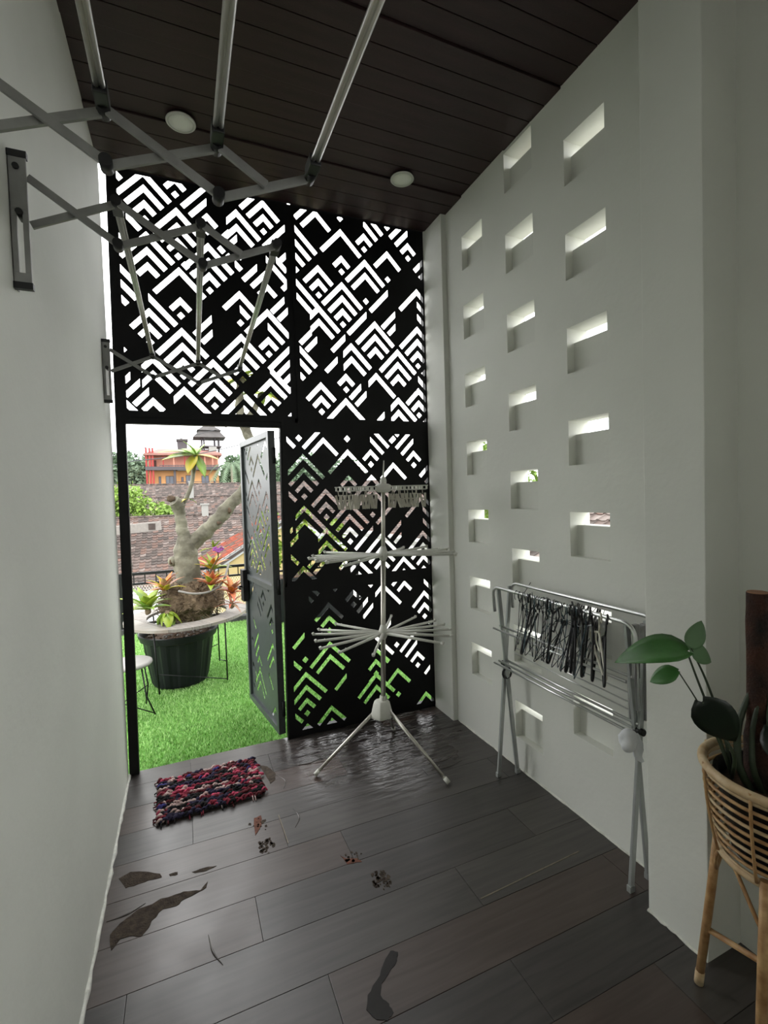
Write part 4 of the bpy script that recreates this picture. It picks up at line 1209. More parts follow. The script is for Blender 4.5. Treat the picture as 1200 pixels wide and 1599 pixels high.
tree = thing('frangipani_tree', 'gnarled grey-barked tree with a pruned stub and a thick arching branch, above the black tub', 'tree', (PC[0], PC[1], 0.39))
def T(x, y, z):
    return Vector((x - PC[0], y - PC[1], z - 0.39))
def smooth_path(pts, rs, n=6):
    """Catmull-Rom through points with radii"""
    P = [Vector(p) for p in pts]
    out, ro = [], []
    for i in range(len(P) - 1):
        p0, p1, p2, p3 = P[max(i - 1, 0)], P[i], P[i + 1], P[min(i + 2, len(P) - 1)]
        for j in range(n):
            t = j / n
            out.append(0.5 * ((2 * p1) + (p2 - p0) * t + (2 * p0 - 5 * p1 + 4 * p2 - p3) * t * t + (3 * p1 - p0 - 3 * p2 + p3) * t ** 3))
            ro.append(rs[i] + (rs[i + 1] - rs[i]) * t)
    out.append(P[-1]); ro.append(rs[-1])
    return out, ro
def gnarl(b, amt, fr):
    for v in b.bm.verts:
        c = v.co
        n = math.sin(c.x * fr + c.z * fr * 0.7) * math.cos(c.y * fr * 1.1 - c.z * fr * 0.5) + 0.5 * math.sin(c.z * fr * 2.3 + c.x * 17)
        v.co += v.normal * amt * n
    return b
yt = 4.66
b = MB()
P, Rr = smooth_path([T(0.06, yt, 0.50), T(0.045, yt, 0.75), T(0.02, yt, 0.92), T(0.005, yt, 1.06), T(0.01, yt, 1.17), T(0.00, yt, 1.27), T(-0.02, yt, 1.38), T(-0.025, yt, 1.47), T(-0.035, yt - .02, 1.55)], [0.15, 0.125, 0.108, 0.112, 0.098, 0.056, 0.047, 0.048, 0.060])
b.tube(P, Rr, 18)
P, Rr = smooth_path([T(0.00, yt, 1.10), T(0.10, yt, 1.22), T(0.22, yt, 1.32), T(0.33, yt, 1.44), T(0.45, yt, 1.57), T(0.565, yt, 1.70), T(0.64, yt, 1.87), T(0.625, yt, 2.10), T(0.555, yt, 2.30), T(0.525, yt, 2.50), T(0.56, yt, 2.70)], [0.07, 0.072, 0.064, 0.066, 0.056, 0.050, 0.046, 0.046, 0.042, 0.038, 0.03])
b.tube(P, Rr, 16)
P, Rr = smooth_path([T(0.565, yt, 2.30), T(0.66, yt, 2.42), T(0.74, yt + .05, 2.58)], [0.035, 0.03, 0.024])
b.tube(P, Rr, 10)
P, Rr = smooth_path([T(-0.035, yt - 0.02, 1.53), T(-0.075, yt - 0.05, 1.58)], [0.052, 0.05])
b.tube(P, Rr, 12)
b.blob(T(-0.10, yt - 0.02, 1.045), 0.042, 0.05, 0.05, 2)
b.bm.normal_update()
tr = gnarl(b, 0.008, 30).build('trunk', M['bark'], tree)
for c, rx_, rz_ in ((T(-0.095, yt - 0.07, 1.60), 0.038, 0.03), (T(0.395, yt - 0.052, 1.475), 0.020, 0.030), (T(0.30, yt - 0.056, 1.365), 0.026, 0.016), (T(-0.118, yt - 0.055, 1.04), 0.016, 0.022)):
    MB().blob(c, rx_, 0.014, rz_, 2, 0.22, 5).build('branch_scar', M['bark_scar'], tree)
P, Rr = smooth_path([T(-0.01, yt, 1.54), T(0.04, yt, 1.62), T(0.085, yt, 1.74), T(0.105, yt, 1.86), T(0.13, yt, 1.985)], [0.024, 0.019, 0.017, 0.019, 0.022])
MB().tube(P, Rr, 10).build('side_shoot', M['bark'], tree)
def strap_leaf(L, Wd, curl, fold=0.12, n=8, tipw=0.75):
    bm = bmesh.new()
    rows = []
    for i in range(n + 1):
        t = i / n
        wv = Wd / 2 * (0.32 + 0.68 * math.sin(PI * min(1, t ** tipw)) if t < 0.55 ** (1 / tipw) else max(0.02, math.sin(PI * t ** tipw)))
        a = curl * t
        x = L * (math.sin(a) / curl if abs(curl) > 1e-3 else t)
        z = -L * ((1 - math.cos(a)) / curl if abs(curl) > 1e-3 else 0)
        rows.append([bm.verts.new((x, j * wv, z + abs(j) * wv * fold * 2)) for j in (-1, 0, 1)])
    for a, c in zip(rows[:-1], rows[1:]):
        for j in range(2):
            f = bm.faces.new((a[j], c[j], c[j + 1], a[j + 1]))
            f.smooth = True
    ret = bmesh.ops.extrude_face_region(bm, geom=bm.faces[:])
    for g in ret['geom']:
        if isinstance(g, bmesh.types.BMVert):
            g.co.z -= 0.002
    bmesh.ops.recalc_face_normals(bm, faces=bm.faces)
    return bm
top = T(0.13, yt, 1.995)
for d, L, wd, mk, cu in (((-1, -0.25, 0.30), 0.32, 0.125, 'g_leaf', 0.5), ((-0.9, -0.5, 0.10), 0.26, 0.11, 'y_leaf', 0.4), ((-1, -0.3, -0.06), 0.30, 0.12, 'y_leaf', 0.25), ((-0.35, -0.3, 0.7), 0.17, 0.085, 'g_leaf', 0.5),
                         ((0.5, -0.2, 0.75), 0.17, 0.075, 'g_leaf', 0.4), ((-0.55, 0.5, 0.55), 0.2, 0.09, 'g_leaf', 0.6), ((-0.30, -0.35, -0.45), 0.21, 0.105, 'yy_leaf', 0.5), ((0.27, -0.30, -0.65), 0.23, 0.09, 'g_leaf', 0.3),
                         ((0.9, -0.3, -0.05), 0.22, 0.085, 'yy_leaf', 0.4), ((0.1, 0.6, 0.6), 0.18, 0.08, 'g_leaf', 0.6)):
    put_leaf(tree, strap_leaf(L, wd, cu, 0.1, 8, 0.9), top, d, (0, -0.25, 1), M[mk], 'leaf')
for c, n in ((T(0.56, yt, 2.72), 12), (T(0.745, yt + .05, 2.60), 10), (T(-0.03, yt - 0.02, 1.60), 0), (T(0.04, yt, 1.60), 3)):
    for i in range(n):
        a = 2 * PI * i / n + rg.uniform(-.2, .2)
        d = (math.cos(a), math.sin(a), rg.uniform(-0.2, 0.5))
        L = rg.uniform(0.18, 0.30) if n > 4 else 0.10
        put_leaf(tree, strap_leaf(L, L * 0.3, rg.uniform(0.3, 0.9), 0.1, 6, 0.9), c, d, (0, 0, 1), M[rg.choice(('y_leaf', 'yy_leaf', 'g_leaf', 'y_leaf'))], 'leaf')

# root ball and bromeliads
b = MB()
b.blob((0, 0, 0), 0.265, 0.24, 0.20, 5, 0.0)
for v in b.bm.verts:
    c = v.co
    n = math.sin(c.x * 31 + c.z * 19) * math.cos(c.y * 27 - c.z * 11) + 0.6 * math.sin(c.x * 67 + c.y * 41) * math.cos(c.z * 59)
    n += 0.5 * math.sin(c.x * 131 + c.z * 97) * math.cos(c.y * 117 + c.z * 83)
    s = 1 + 0.10 * n
    k = 0.80 if c.z < -0.05 else 1.0
    v.co = Vector((c.x * s * k, c.y * s * k, c.z * s))
rb = b.build('root_ball', M['fibre'])
rb.location = (0.035, 4.64, 0.665)
tag(rb, 'shaggy brown root and coir mound at the foot of the gnarled tree', 'root ball')
b = MB()
for i in range(620):
    a, e = rg.uniform(0, 2 * PI), rg.uniform(-0.8, 1.2)
    d = Vector((math.cos(a) * math.cos(e), math.sin(a) * math.cos(e), math.sin(e)))
    p = Vector((d.x * 0.275, d.y * 0.24, d.z * 0.19))
    q = p + d * rg.uniform(0.0, 0.03) + Vector((rg.uniform(-.06, .06), rg.uniform(-.06, .06), rg.uniform(-.05, .03)))
    b.tube([p, (p + q) / 2 + d * 0.012, q], rg.uniform(0.0015, 0.004), 4)
stuff(b.build('root_fibres', M['fibre'], rb))
MB().tube(round_path([(-0.10, -0.26, 0.15), (0.02, -0.30, 0.115), (0.16, -0.27, 0.115), (0.27, -0.20, 0.17), (0.33, -0.10, 0.33)], 0.1, 6), 0.009, 8).build('aerial_root', M['ridge'], rb)
def bromeliad(label, c, n, L, wd, mats, spread=(0.2, 1.2), lean=(0, 0, 1), seed=0):
    r = random.Random(seed)
    t = thing('bromeliad', label, 'plant', c)
    MB().blob((0, 0, 0), 0.025, 0.025, 0.03, 2, 0.1, seed).build('leaf_base', M['fibre'], t)
    ln = Vector(lean).normalized()
    for i in range(n):
        a = 2.4 * i
        s = spread[0] + (spread[1] - spread[0]) * i / n
        d = Vector((math.cos(a) * math.sin(s), math.sin(a) * math.sin(s), math.cos(s))) + ln * 0.25
        l = L * r.uniform(0.8, 1.1)
        put_leaf(t, strap_leaf(l, wd, r.uniform(0.4, 1.1), 0.2, 6, 0.7), (0, 0, 0.01), d, (0, 0, 1), M[mats[i % len(mats)]], 'leaf')
    return t
bromeliad('lime green bromeliad at the left of the root mound', (-0.305, 4.40, 0.665), 15, 0.25, 0.085, ('y_leaf', 'g_leaf', 'y_leaf'), (0.3, 1.5), (-0.3, -0.4, 0.6), 1)
bromeliad('orange-yellow bromeliad left of the trunk, above the lime green one', (-0.17, 4.47, 0.80), 15, 0.19, 0.055, ('o_leaf', 'yy_leaf', 'p_leaf'), (0.2, 1.4), (-0.2, -0.2, 0.8), 2)
bromeliad('red-centred bromeliad at the right foot of the trunk', (0.205, 4.44, 0.805), 17, 0.185, 0.06, ('r_leaf', 'o_leaf', 'r_leaf', 'y_leaf'), (0.15, 1.4), (0.1, -0.3, 0.9), 3)
bromeliad('yellow bromeliad behind the red-centred one', (0.225, 4.58, 0.93), 14, 0.185, 0.06, ('yy_leaf', 'y_leaf', 'o_leaf'), (0.1, 1.3), (0.1, 0, 1), 4)
bromeliad('red and orange bromeliad at the right end of the root mound', (0.375, 4.46, 0.72), 16, 0.195, 0.055, ('r_leaf', 'o_leaf', 'p_leaf'), (0.15, 1.5), (0.5, -0.2, 0.7), 5)
bromeliad('small pink spiky bromeliad low at the right of the mound', (0.36, 4.36, 0.645), 12, 0.15, 0.022, ('p_leaf', 'r_leaf'), (0.3, 1.9), (0.6, -0.4, 0.1), 6)
bromeliad('single-tufted green bromeliad hanging low at the left of the mound', (-0.155, 4.30, 0.65), 6, 0.17, 0.085, ('y_leaf', 'g_leaf'), (1.9, 2.5), (0.1, -0.3, -0.9), 7)
orc = thing('orchid', 'orchid with small purple flowers tied to the thick branch', 'plant', (0.27, 4.55, 1.16))
for i in range(6):
    put_leaf(orc, strap_leaf(0.14, 0.022, 0.6, 0.1, 5), (-0.03, 0, -0.02), (rg.uniform(-1, 1), -0.4, rg.uniform(-0.3, 1)), (0, 0, 1), M['y_leaf'], 'leaf')
MB().tube(round_path([(-0.03, 0, 0.0), (0.02, -0.03, -0.08), (-0.06, -0.05, -0.2), (-0.08, -0.03, -0.27)], 0.05, 5), 0.006, 6).build('aerial_root', M['bark_scar'], orc)
for i, (x, z) in enumerate(((-0.02, -0.02), (0.01, -0.035), (0.035, -0.02))):
    fb = MB()
    for k in range(5):
        a = 2 * PI * k / 5
        fb.blob((x + 0.013 * math.cos(a), -0.05, z + 0.013 * math.sin(a)), 0.012, 0.004, 0.012, 1)
    fb.build('flower', M['orchid'], orc)

# round table around the tree
TB = (0.0, 4.62, 0.553)
tb = thing('round_table', 'round weathered wooden ring table encircling the tree above the black tub', 'table', TB)
tb.rotation_euler = (0, R_(-1.6), R_(28))
RO, RI = 0.515, 0.335
def ring_board(x0, x1):
    """part of the annulus between two parallel cuts, in up to two pieces"""
    out = []
    n = 20
    for sgn in (-1, 1):
        up, lo = [], []
        for i in range(n + 1):
            x = x0 + (x1 - x0) * i / n
            if abs(x) >= RO:
                continue
            yo = math.sqrt(RO * RO - x * x)
            yi = math.sqrt(RI * RI - x * x) if abs(x) < RI else 0.0008
            up.append((x, sgn * yo))
            lo.append((x, sgn * yi))
        if len(up) > 1:
            out.append(up + lo[::-1])
    return out
ed = [-RO + 0.001, -0.36, -0.215, -0.07, 0.075, 0.22, 0.365, RO - 0.001]
for i in range(7):
    for poly in ring_board(ed[i] + 0.0015, ed[i + 1] - 0.0015):
        MB().prism(poly, -0.012, 0.012 + rg.uniform(-0.001, 0.001)).build('board', M['table_wood'] if i in (1, 2, 4, 6) else M['table_pale'], tb)
for k in range(4):
    a = R_(20 + 90 * k)
    c, s = math.cos(a), math.sin(a)
    lg = MB()
    lg.tube([(0.40 * c, 0.40 * s, -0.012), (0.385 * c, 0.385 * s, -0.57)], 0.0065, 6)
    lg.build('leg', M['black_metal'], tb)
    a2 = R_(20 + 90 * (k + 1))
    MB().tube([(0.39 * c, 0.39 * s, -0.40), (0.39 * math.cos(a2), 0.39 * math.sin(a2), -0.56)], 0.0045, 6).build('brace', M['black_metal'], tb)
# stool
stl = thing('wire_stool', 'low round stool with pale seat and crossed black wire legs, behind the left post', 'stool', (-0.42, 4.03, GZ))
MB().lathe([(0.02, 0.375), (0.150, 0.375), (0.158, 0.385), (0.156, 0.400), (0.14, 0.408), (0.01, 0.410)], seg=32).build('seat', M['stool_top'], stl)
for k in range(4):
    a = R_(45 + 90 * k)
    MB().tube([(0.12 * math.cos(a), 0.12 * math.sin(a), 0.378), (0.155 * math.cos(a), 0.155 * math.sin(a), 0.17), (0.185 * math.cos(a + 0.3), 0.185 * math.sin(a + 0.3), 0.004)], 0.006, 6).build('leg', M['black_metal'], stl)
    a2 = a + PI / 2
    MB().tube([(0.155 * math.cos(a), 0.155 * math.sin(a), 0.17), (0.185 * math.cos(a2 + 0.3), 0.185 * math.sin(a2 + 0.3), 0.012)], 0.0045, 6).build('brace', M['black_metal'], stl)
# dark trough with croton bushes behind the screen
tg = thing('planter_trough', 'long dark planter trough behind the lower right of the screen', 'planter', (1.50, 6.33, GZ))
MB().box(-0.68, 0.62, -0.17, 0.17, 0.0, 0.56).build('trough_body', M['pot'], tg, bevel=0.01)
MB().box(-0.66, 0.60, -0.15, 0.15, 0.555, 0.57).build('soil', M['soil'], tg)

def foliage(b, c, rx, ry, rz, n, s, rnd_, shell=0.4):
    """leaf cards: small folded leaf shapes scattered through an ellipsoid"""
    for i in range(n):
        while True:
            p = Vector((rnd_.uniform(-1, 1), rnd_.uniform(-1, 1), rnd_.uniform(-1, 1)))
            if shell * 0.6 < p.length < 1:
                break
        q = Vector((c[0] + p.x * rx, c[1] + p.y * ry, c[2] + p.z * rz))
        d = Vector((rnd_.gauss(0, 1), rnd_.gauss(0, 1), rnd_.gauss(0, 0.7))).normalized()
        u = d.orthogonal().normalized()
        u.rotate(Matrix.Rotation(rnd_.uniform(0, 6.28), 3, d))
        L = s * rnd_.uniform(0.6, 1.3)
        w_ = u * L * 0.28
        n_ = d.cross(u) * L * 0.1
        vs = [b.bm.verts.new(v) for v in (q, q + d * L * 0.5 + w_ + n_, q + d * L, q + d * L * 0.5 - w_ + n_)]
        for f in ((vs[0], vs[1], vs[2]), (vs[0], vs[2], vs[3])):
            b.bm.faces.new(f).material_index = b.mi
def shrub(name, label, cat, loc, blobs, s, m, trunk, group=None, seed=0, n=900):
    r = random.Random(seed)
    t = thing(name, label, cat, loc, 0, group)
    MB().tube([(0, 0, 0), (trunk[0] * 0.3, 0, trunk[1] * 0.6), (trunk[0], 0, trunk[1])], [trunk[2], trunk[2] * 0.8, trunk[2] * 0.4], 8).build('trunk', M['trunk_far'], t)
    b = MB()
    for (cx, cy, cz, rx, ry, rz) in blobs:
        foliage(b, (cx, cy, cz), rx, ry, rz, int(n * rx * rz / (blobs[0][3] * blobs[0][5])), s, r)
    me = bpy.data.meshes.new('foliage')
    b.bm.to_mesh(me)
    b.bm.free()
    me.materials.append(m)
    stuff(link('foliage', me, t))
    return t
for i, (x, h, lb) in enumerate(((0.98, 0.95, 'left'), (1.42, 1.05, 'middle'), (1.88, 0.8, 'right'))):
    shrub('croton_bush', 'yellow-green croton bush in the dark trough, %s one of three' % lb, 'shrub', (x, 6.33, GZ + 0.56), [(0, 0, h * 0.35, 0.24, 0.2, h * 0.4), (0.05, 0, h * 0.75, 0.15, 0.15, h * 0.22)], 0.09, M['foliage_croton'], (0.02, h * 0.6, 0.015), None, 30 + i, 260)

# ------------------------------------------------------------------ neighbouring roofs
tile_shape = None
def tile_geometry(w, h, t):
    """one pantile: flat pan with a raised roll, thick lower edge"""
    xs = [0.0, 0.12, 0.28, 0.5, 0.66, 0.80, 0.92, 1.0]
    zs = [0.020, 0.006, 0.0, 0.0, 0.004, 0.026, 0.036, 0.024]
    vs, fs = [], []
    n = len(xs)
    for (v, lift) in ((0.0, 0.026), (1.12, 0.0)):
        for x, z in zip(xs, zs):
            vs.append((x * w * 1.02, v * h, z + lift))
    for x, z in zip(xs, zs):
        vs.append((x * w * 1.02, 0.0, z + 0.026 - t))
    for i in range(n - 1):
        fs.append((i, i + 1, n + i + 1, n + i))
        fs.append((2 * n + i, 2 * n + i + 1, i + 1, i))
    return vs, fs
TILE_M = ['tile', 'tile_b', 'tile_c', 'tile_d']
def tile_roof(name, label, o, du, dv, nu, nv, w, h, weights, single_rows=0, seed=0, ridge=True, extra=None):
    """o = lower left corner, du along the eave, dv up the slope"""
    r = random.Random(seed)
    du, dv = Vector(du).normalized(), Vector(dv).normalized()
    nn = du.cross(dv).normalized()
    t = thing(name, label, 'roof', o)
    mats = [M[m] for m in TILE_M] if extra is None else [M[m] for m in extra]
    mt = Matrix((du, dv, nn)).transposed().to_4x4()
    vs0, fs0 = tile_geometry(w, h, 0.02)
    protos = []
    for m in mats:
        me = bpy.data.meshes.new('roof_tile')
        me.from_pydata(vs0, [], fs0)
        me.materials.append(m)
        protos.append(me)
    V, F, MI = [], [], []
    cnt = 0
    for j in range(nv):
        for i in range(nu):
            k = r.choices(range(len(mats)), weights)[0]
            off = Vector((i * w + (0.003 * r.uniform(-1, 1)), j * h + r.uniform(-0.006, 0.006), r.uniform(0, 0.006)))
            if single_rows and single_rows(i, j) and cnt < 300:
                ob = link('roof_tile', protos[k], t)
                m2 = mt.copy()
                m2.translation = mt @ off
                ob.matrix_local = m2
                cnt += 1
            else:
                n0 = len(V)
                for v in vs0:
                    V.append(mt @ (Vector(v) + off))
                for f in fs0:
                    F.append(tuple(a + n0 for a in f))
                    MI.append(k)
    me = bpy.data.meshes.new('roof_tiles')
    me.from_pydata([tuple(v) for v in V], [], F)
    for m in mats:
        me.materials.append(m)
    me.polygons.foreach_set('material_index', MI)
    stuff(link('roof_tiles', me, t))
    W_, L_ = nu * w, nv * h
    b = MB()
    vs = [mt @ Vector(v) for v in ((0, 0, -0.03), (W_, 0, -0.03), (W_, L_, -0.03), (0, L_, -0.03))]
    vs += [v - Vector((0, 0, 0.12)) for v in vs]
    b._faces(vs, [(0, 1, 2, 3), (7, 6, 5, 4), (0, 4, 5, 1), (1, 5, 6, 2), (2, 6, 7, 3), (3, 7, 4, 0)])
    b.build('roof_deck', M['tile_c'], t)
    if ridge:
        a, c = mt @ Vector((0, L_, 0.03)), mt @ Vector((W_, L_, 0.03))
        n = max(4, int(W_ / 0.35))
        for i in range(n):
            p, q = a + (c - a) * (i / n), a + (c - a) * ((i + 1.06) / n)
            MB().tube([p, q], [0.075, 0.085], 8).build('ridge_cap', M['tile_c'] if r.random() < 0.6 else M['tile'], t)
    return t
sl = math.atan(0.5)
DV = (0, math.cos(sl), math.sin(sl))
tile_roof('tiled_roof', 'large weathered brown clay tile roof nearest beyond the railing', (-18.0, 20.0, -3.2), (1, 0, 0), DV, 130, 37, 0.24, 0.242, (8, 3, 5, 1), None, 1)
tile_roof('tiled_roof', 'brown clay tile roof in the second row back, behind the light green bush', (-18.0, 32.0, -2.1), (1, 0, 0), DV, 170, 36, 0.25, 0.25, (7, 2, 6, 1), None, 2)
tile_roof('tiled_roof', 'dark clay tile roof farthest back, below the orange building', (-22, 46.0, -1.1), (1, 0, 0), DV, 200, 34, 0.30, 0.30, (6, 1, 8, 1), None, 3)
tile_roof('tiled_roof', 'orange-red clay tile slope on the cream gabled house', (0.35, 24.0, -1.28), (0, -1, 0), (0.857, 0, 0.515), 21, 17, 0.24, 0.242, (5, 3, 1, 0), None, 4, True, ['tile_red', 'tile_b', 'tile', 'tile_d'])
gh = thing('gabled_house', 'cream gable wall with a pale grey bargeboard beyond the railing', 'house', (3.9, 19.1, -4.0))
MB()._faces([Vector((x, y_, z)) for y_ in (0.0, 0.2) for x, z in ((-3.2, 0), (3.2, 0), (3.2, 2.75), (0, 4.67), (-3.2, 2.75))], [(0, 1, 2, 3, 4), (9, 8, 7, 6, 5)] + [(i, 5 + i, 5 + (i + 1) % 5, (i + 1) % 5) for i in range(5)]).build('gable_wall', M['cream'], gh)
MB().bar((-3.6, -0.06, 2.60), (0.05, -0.06, 4.79), 0.08, 0.26, (0, 0, 1)).build('bargeboard', M['fascia'], gh)
MB().bar((3.6, -0.06, 2.60), (-0.05, -0.06, 4.79), 0.08, 0.26, (0, 0, 1)).build('bargeboard', M['fascia'], gh)
MB().box(-3.1, 3.1, 0.2, 4.8, 0, 2.5).build('house_body', M['cream'], gh)
rbm = thing('ridge_beam', 'pale mortar beam lying across the nearest tiled roof at left', 'beam', (-2.3, 25.4, 0.28))
MB().box(-3.2, 1.3, -0.2, 0.2, -0.12, 0.30, Matrix.Rotation(R_(-4), 4, 'Y')).build('beam_body', M['ridge'], rbm, bevel=0.015)
MB().box(0.75, 1.05, -0.215, -0.2, 0.0, 0.30).build('beam_stain', M['tile_c'], rbm)
wp = MB().box(-0.09, 0.09, -0.09, 0.09, -0.1, 0.30).box(-0.12, 0.12, -0.12, 0.12, 0.30, 0.34).build('chimney_block', M['far_pale'])
wp.location = (1.12, 28.0, 0.80)
wp.scale = (1.9, 1.9, 1.9)
tag(wp, 'small white plastered block standing on the ridge of the nearest tiled roof', 'chimney')
wp2 = MB().box(-0.09, 0.09, -0.09, 0.09, -0.2, 0.75).box(-0.11, 0.11, -0.11, 0.11, 0.75, 0.8).build('chimney_block', M['far_pale'])
wp2.location = (0.66, 40.0, 1.9)
wp2.scale = (1.9, 1.9, 1.6)
tag(wp2, 'pale narrow post rising from the second tiled roof beside the pruned stub', 'chimney')
ws = thing('sheet_roof', 'white corrugated roof sheet just beyond the left of the railing', 'roof', (-2.2, 6.85, -0.02))
b = MB()
n = 110
vs = []
for k, y_ in enumerate((0, 0.9)):
    for i in range(n):
        vs.append((i * 0.022, y_, 0.30 * k + 0.008 * math.sin(i * 1.4)))
b._faces([Vector(v) for v in vs], [(i, i + 1, n + i + 1, n + i) for i in range(n - 1)], True)
ret = bmesh.ops.extrude_face_region(b.bm, geom=b.bm.faces[:])
for g in ret['geom']:
    if isinstance(g, bmesh.types.BMVert):
        g.co.z -= 0.006
b.build('corrugated_sheet', M['white_sheet'], ws)
MB().box(-0.02, 2.44, 0.8, 0.88, -0.3, 0.285).build('support_wall', M['far_pale'], ws)
# houses seen through the openings of the right wall
tile_roof('tiled_roof', 'brown clay tile roof seen through the openings of the perforated wall', (3.6, 10.5, -0.9), (0, -1, 0), (0.87, 0, 0.5), 45, 24, 0.22, 0.21, (6, 4, 3, 2), None, 6)
shrub('garden_tree', 'green tree seen through the middle openings of the perforated wall', 'tree', (4.2, 5.6, -4.0), [(0, 0, 5.9, 0.5, 0.6, 0.5), (0.3, 0.5, 5.4, 0.5, 0.5, 0.5)], 0.14, M['foliage_bush'], (0, 5.4, 0.07), None, 55, 500)
nw = thing('neighbour_wall', 'white neighbouring parapet seen low through the openings', 'wall', (3.1, 5.0, -4.0))
MB().box(-0.08, 0.08, -4.5, 4.5, 0, 4.85).build('parapet', M['wall_out'], nw)
MB().box(-0.12, 0.12, -4.5, 4.5, 4.85, 4.92).build('coping', M['far_pale'], nw, bevel=0.01)

# light green bush behind the first roof
shrub('leafy_bush', 'light green bush rising over the ridge of the nearest tiled roof', 'shrub', (-2.0, 29.6, -4.0), [(-0.9, 0, 5.7, 1.15, 0.9, 1.0), (0.4, 0, 5.0, 1.2, 0.9, 0.75), (1.35, 0, 4.75, 0.9, 0.8, 0.55), (-2.2, 0, 5.3, 1.2, 0.9, 1.1)], 0.26, M['foliage_bush'], (0, 4.2, 0.1), None, 60, 800)

# ------------------------------------------------------------------ far orange building with pavilion
s = 2.0
ob = thing('orange_building', 'two-storey orange and salmon building with red columns and a tiered pavilion roof, far off', 'building', (0, 80, -4.0))
def cx(v): return (-4.286 + v * 0.00821) * s
def cz(v): return 1.57 + (8.43 - v * 0.00954 - 1.57) * s + 4.0
def far_box(name, x0, x1, y0, y1, d0, d1, m, parent=None):
    return MB().box(cx(x0), cx(x1), d0, d1, cz(y1), cz(y0)).build(name, m, parent or ob)
far_box('lower_wall', 240, 860, 455, 760, 0.8, 6, M['orange_wall'])
far_box('upper_wall', 245, 860, 335, 440, 0.8, 6, M['salmon'])
far_box('floor_band', 222, 870, 434, 462, -0.9, 1.0, M['grey_band'])
far_box('roof_edge', 215, 890, 328, 344, -0.9, 6, M['roof_far'])
MB()._faces([Vector(v) for v in ((cx(215), -0.9, cz(330)), (cx(895), -0.9, cz(330)), (cx(895), 6, cz(330)), (cx(215), 6, cz(330)), (cx(330), 2.5, cz(278)), (cx(800), 2.5, cz(278)))], [(0, 1, 5, 4), (1, 2, 5), (2, 3, 4, 5), (3, 0, 4), (3, 2, 1, 0)]).build('hip_roof', M['roof_far'], ob)
for x in (232, 262, 286):
    far_box('column', x - 7, x + 8, 285, 760, -0.7, -0.2, M['red_col'])
for x in (372, 462, 556, 640, 735, 805, 852):
    far_box('upper_column', x - 5, x + 5, 340, 436, -0.3, 0.1, M['red_col'] if x in (372, 556) else M['salmon'])
far_box('lower_column', 456, 476, 455, 760, -0.5, 0.0, M['grey_band'])
far_box('lower_column', 478, 496, 470, 760, 0.4, 0.82, M['orange_wall'])
for (x0, x1, y0, y1) in ((325, 346, 508, 576), (385, 455, 505, 576), (520, 541, 514, 552), (560, 620, 500, 580), (700, 768, 504, 576), (810, 829, 528, 570)):
    f = far_box('window', x0, x1, y0, y1, 0.72, 0.82, M['frame_brown'])
    m_ = (x0 + x1) / 2
    far_box('pane', x0 + 3, m_ - 1.5, y0 + 4, y1 - 4, 0.69, 0.75, M['dark_glass'], f)
    far_box('pane', m_ + 1.5, x1 - 3, y0 + 4, y1 - 4, 0.69, 0.75, M['dark_glass'], f)
far_box('door', 288, 312, 378, 434, 0.7, 0.82, M['frame_brown'])
far_box('sign_board', 490, 620, 455, 466, -0.6, 0.2, M['far_pale'])
b = MB()
b.box(cx(480), cx(860), -0.75, -0.68, cz(560), cz(555))
b.box(cx(340), cx(860), -0.85, -0.8, cz(428), cz(422))
for i in range(20):
    x = cx(340 + 26 * i)
    b.box(x, x + 0.04, -0.85, -0.8, cz(436), cz(424))
b.build('balustrade', M['grey_band'], ob)
far_box('water_tank_base', 780, 852, 262, 325, 1.0, 3.5, M['far_pale'])
far_box('roof_hatch', 497, 587, 208, 290, 2.0, 4.0, M['grey_band'])
far_box('hatch_roof', 490, 594, 196, 210, 1.7, 4.3, M['pav_roof'])
def hip(name, x0, x1, yb, t0, t1, yt, depth):
    c = 3.0
    d0, d1 = c - depth, c + depth
    k = depth * (t1 - t0) / (x1 - x0)
    vs = [(cx(x0), d0, cz(yb)), (cx(x1), d0, cz(yb)), (cx(x1), d1, cz(yb)), (cx(x0), d1, cz(yb)), (cx(t0), c - k, cz(yt)), (cx(t1), c - k, cz(yt)), (cx(t1), c + k, cz(yt)), (cx(t0), c + k, cz(yt))]
    MB()._faces([Vector(v) for v in vs], [(0, 1, 5, 4), (1, 2, 6, 5), (2, 3, 7, 6), (3, 0, 4, 7), (4, 5, 6, 7), (3, 2, 1, 0)]).build(name, M['pav_roof'], ob)
hip('pavilion_lower_roof', 640, 940, 185, 705, 880, 122, 2.4)
hip('pavilion_upper_roof', 678, 902, 122, 778, 806, 58, 1.8)
far_box('pavilion_drum', 702, 882, 104, 124, 1.9, 4.1, M['grey_band'])
for x in (722, 742, 842, 880):
    far_box('pavilion_post', x - 5, x + 5, 180, 330, 1.6, 1.9, M['grey_band'])
    far_box('pavilion_post', x - 5, x + 5, 180, 330, 4.1, 4.4, M['grey_band'])
far_box('pavilion_floor', 700, 900, 252, 262, 1.2, 4.8, M['grey_band'])

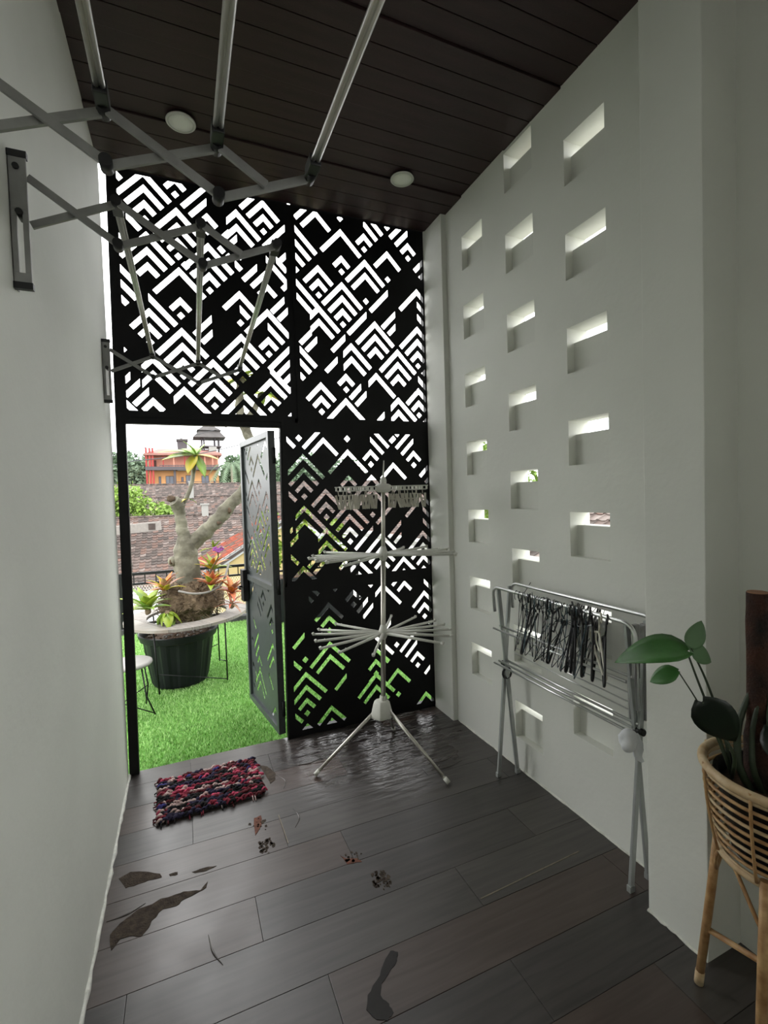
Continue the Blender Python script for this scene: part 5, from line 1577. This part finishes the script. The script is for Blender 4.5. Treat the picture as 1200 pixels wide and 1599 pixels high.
# trees around the building
ft = [(-9.6, 95, 10.5, 3.6, 'foliage_far', 'hazy green tree left of the orange building, tallest of that clump'), (-7.2, 92, 9.0, 3.2, 'foliage_far2', 'hazy green tree directly beside the red columns'), (-12.8, 96, 9.5, 3.4, 'foliage_far2', 'hazy green tree farthest left in the doorway view'),
      (-4.0, 100, 11.0, 3.0, 'foliage_far', 'hazy tree top showing over the left end of the orange building'), (10.2, 92, 9.8, 3.4, 'foliage_far', 'hazy green tree right of the orange building, above the gate'), (13.5, 95, 11.0, 4.0, 'foliage_far2', 'hazy green tree beyond the open gate leaf'),
      (17.5, 90, 9.5, 4.5, 'foliage_far', 'hazy tree seen through the middle screen panel, left'), (24, 92, 10.5, 5, 'foliage_far2', 'hazy tree seen through the middle screen panel, centre'), (31, 95, 9.5, 5, 'foliage_far', 'hazy tree seen through the middle screen panel, right')]
for i, (x, y_, top_, r, mk, lb) in enumerate(ft):
    shrub('distant_tree', lb, 'tree', (x, y_, -4.0), [(0, 0, top_ + 4 - r * 0.9, r, r, r * 0.95), (-r * 0.6, 0, top_ + 4 - r * 1.7, r * 0.8, r * 0.8, r * 0.8), (r * 0.6, 0, top_ + 4 - r * 1.8, r * 0.8, r * 0.8, r * 0.9), (0, 0, top_ + 4 - r * 2.4, r * 1.1, r, r * 0.8)], 0.95, M[mk], (0.3, top_ + 1.0, 0.3), 'distant trees around the orange building', 70 + i, 1500)
pm = thing('palm_tree', 'hazy palm with drooping fronds at the right end of the orange building', 'tree', (7.0, 76, -4.0))
MB().tube([(0, 0, 0), (0.2, 0, 5), (0.1, 0, 11.2)], [0.25, 0.2, 0.16], 8).build('trunk', M['trunk_far'], pm)
for i in range(13):
    a = 2 * PI * i / 13 + rg.uniform(-.15, .15)
    d = Vector((math.cos(a), math.sin(a), 0))
    b = MB()
    e0 = rg.uniform(0.1, 0.9)
    pts = [Vector((0.1, 0, 11.2)) + d * (3.4 * t) + Vector((0, 0, 2.6 * e0 * t - 3.6 * t * t)) for t in [j / 9 for j in range(10)]]
    b.tube(pts, [0.05 - 0.004 * j for j in range(10)], 4)
    side = Vector((-d.y, d.x, 0))
    for p, q in zip(pts[1:-1], pts[2:]):
        for sd in (-1, 1):
            for tt in (0, 0.5):
                p_ = p + (q - p) * tt
                b._faces([p_, p_ + (q - p) * 0.3, p_ + side * sd * 0.55 + d * 0.25 - Vector((0, 0, 0.55))], [(0, 1, 2)])
    b.build('frond', M['foliage_palm'], pm)

# overhead cables
for lb, pts in (('black overhead cable sagging across the doorway view, thicker one', [(-15, 5.2), (-8, 3.3), (-2.9, 3.0), (-1.6, 3.16), (0, 3.34), (1.2, 3.55), (2.3, 3.83), (5, 4.5), (15, 8.2)]), ('thin pale overhead cable at the left of the doorway view', [(-15, 5.0), (-8, 3.6), (-3.2, 3.35), (-1.9, 3.50), (-1.0, 3.72), (0.5, 4.15), (15, 8.4)])):
    P, Rr = smooth_path([(x, 20, z) for x, z in pts], [0.018 if 'thicker' in lb else 0.011] * len(pts), 5)
    c = MB().tube(P, Rr, 6).build('overhead_cable', M['cable'])
    tag(c, lb, 'cable')

for x, h, lb in ((-15, 9.5, 'left'), (15, 13.0, 'right')):
    po = thing('utility_pole', 'concrete utility pole carrying the overhead cables, far to the %s' % lb, 'pole', (x, 20, -4.0))
    MB().tube([(0, 0, 0), (0, 0, h)], [0.16, 0.10], 12).build('pole_shaft', M['grey_band'], po)
    MB().bar((-0.05, -0.6, h - 0.35), (-0.05, 0.6, h - 0.35), 0.09, 0.09).build('cross_arm', M['grey_band'], po)
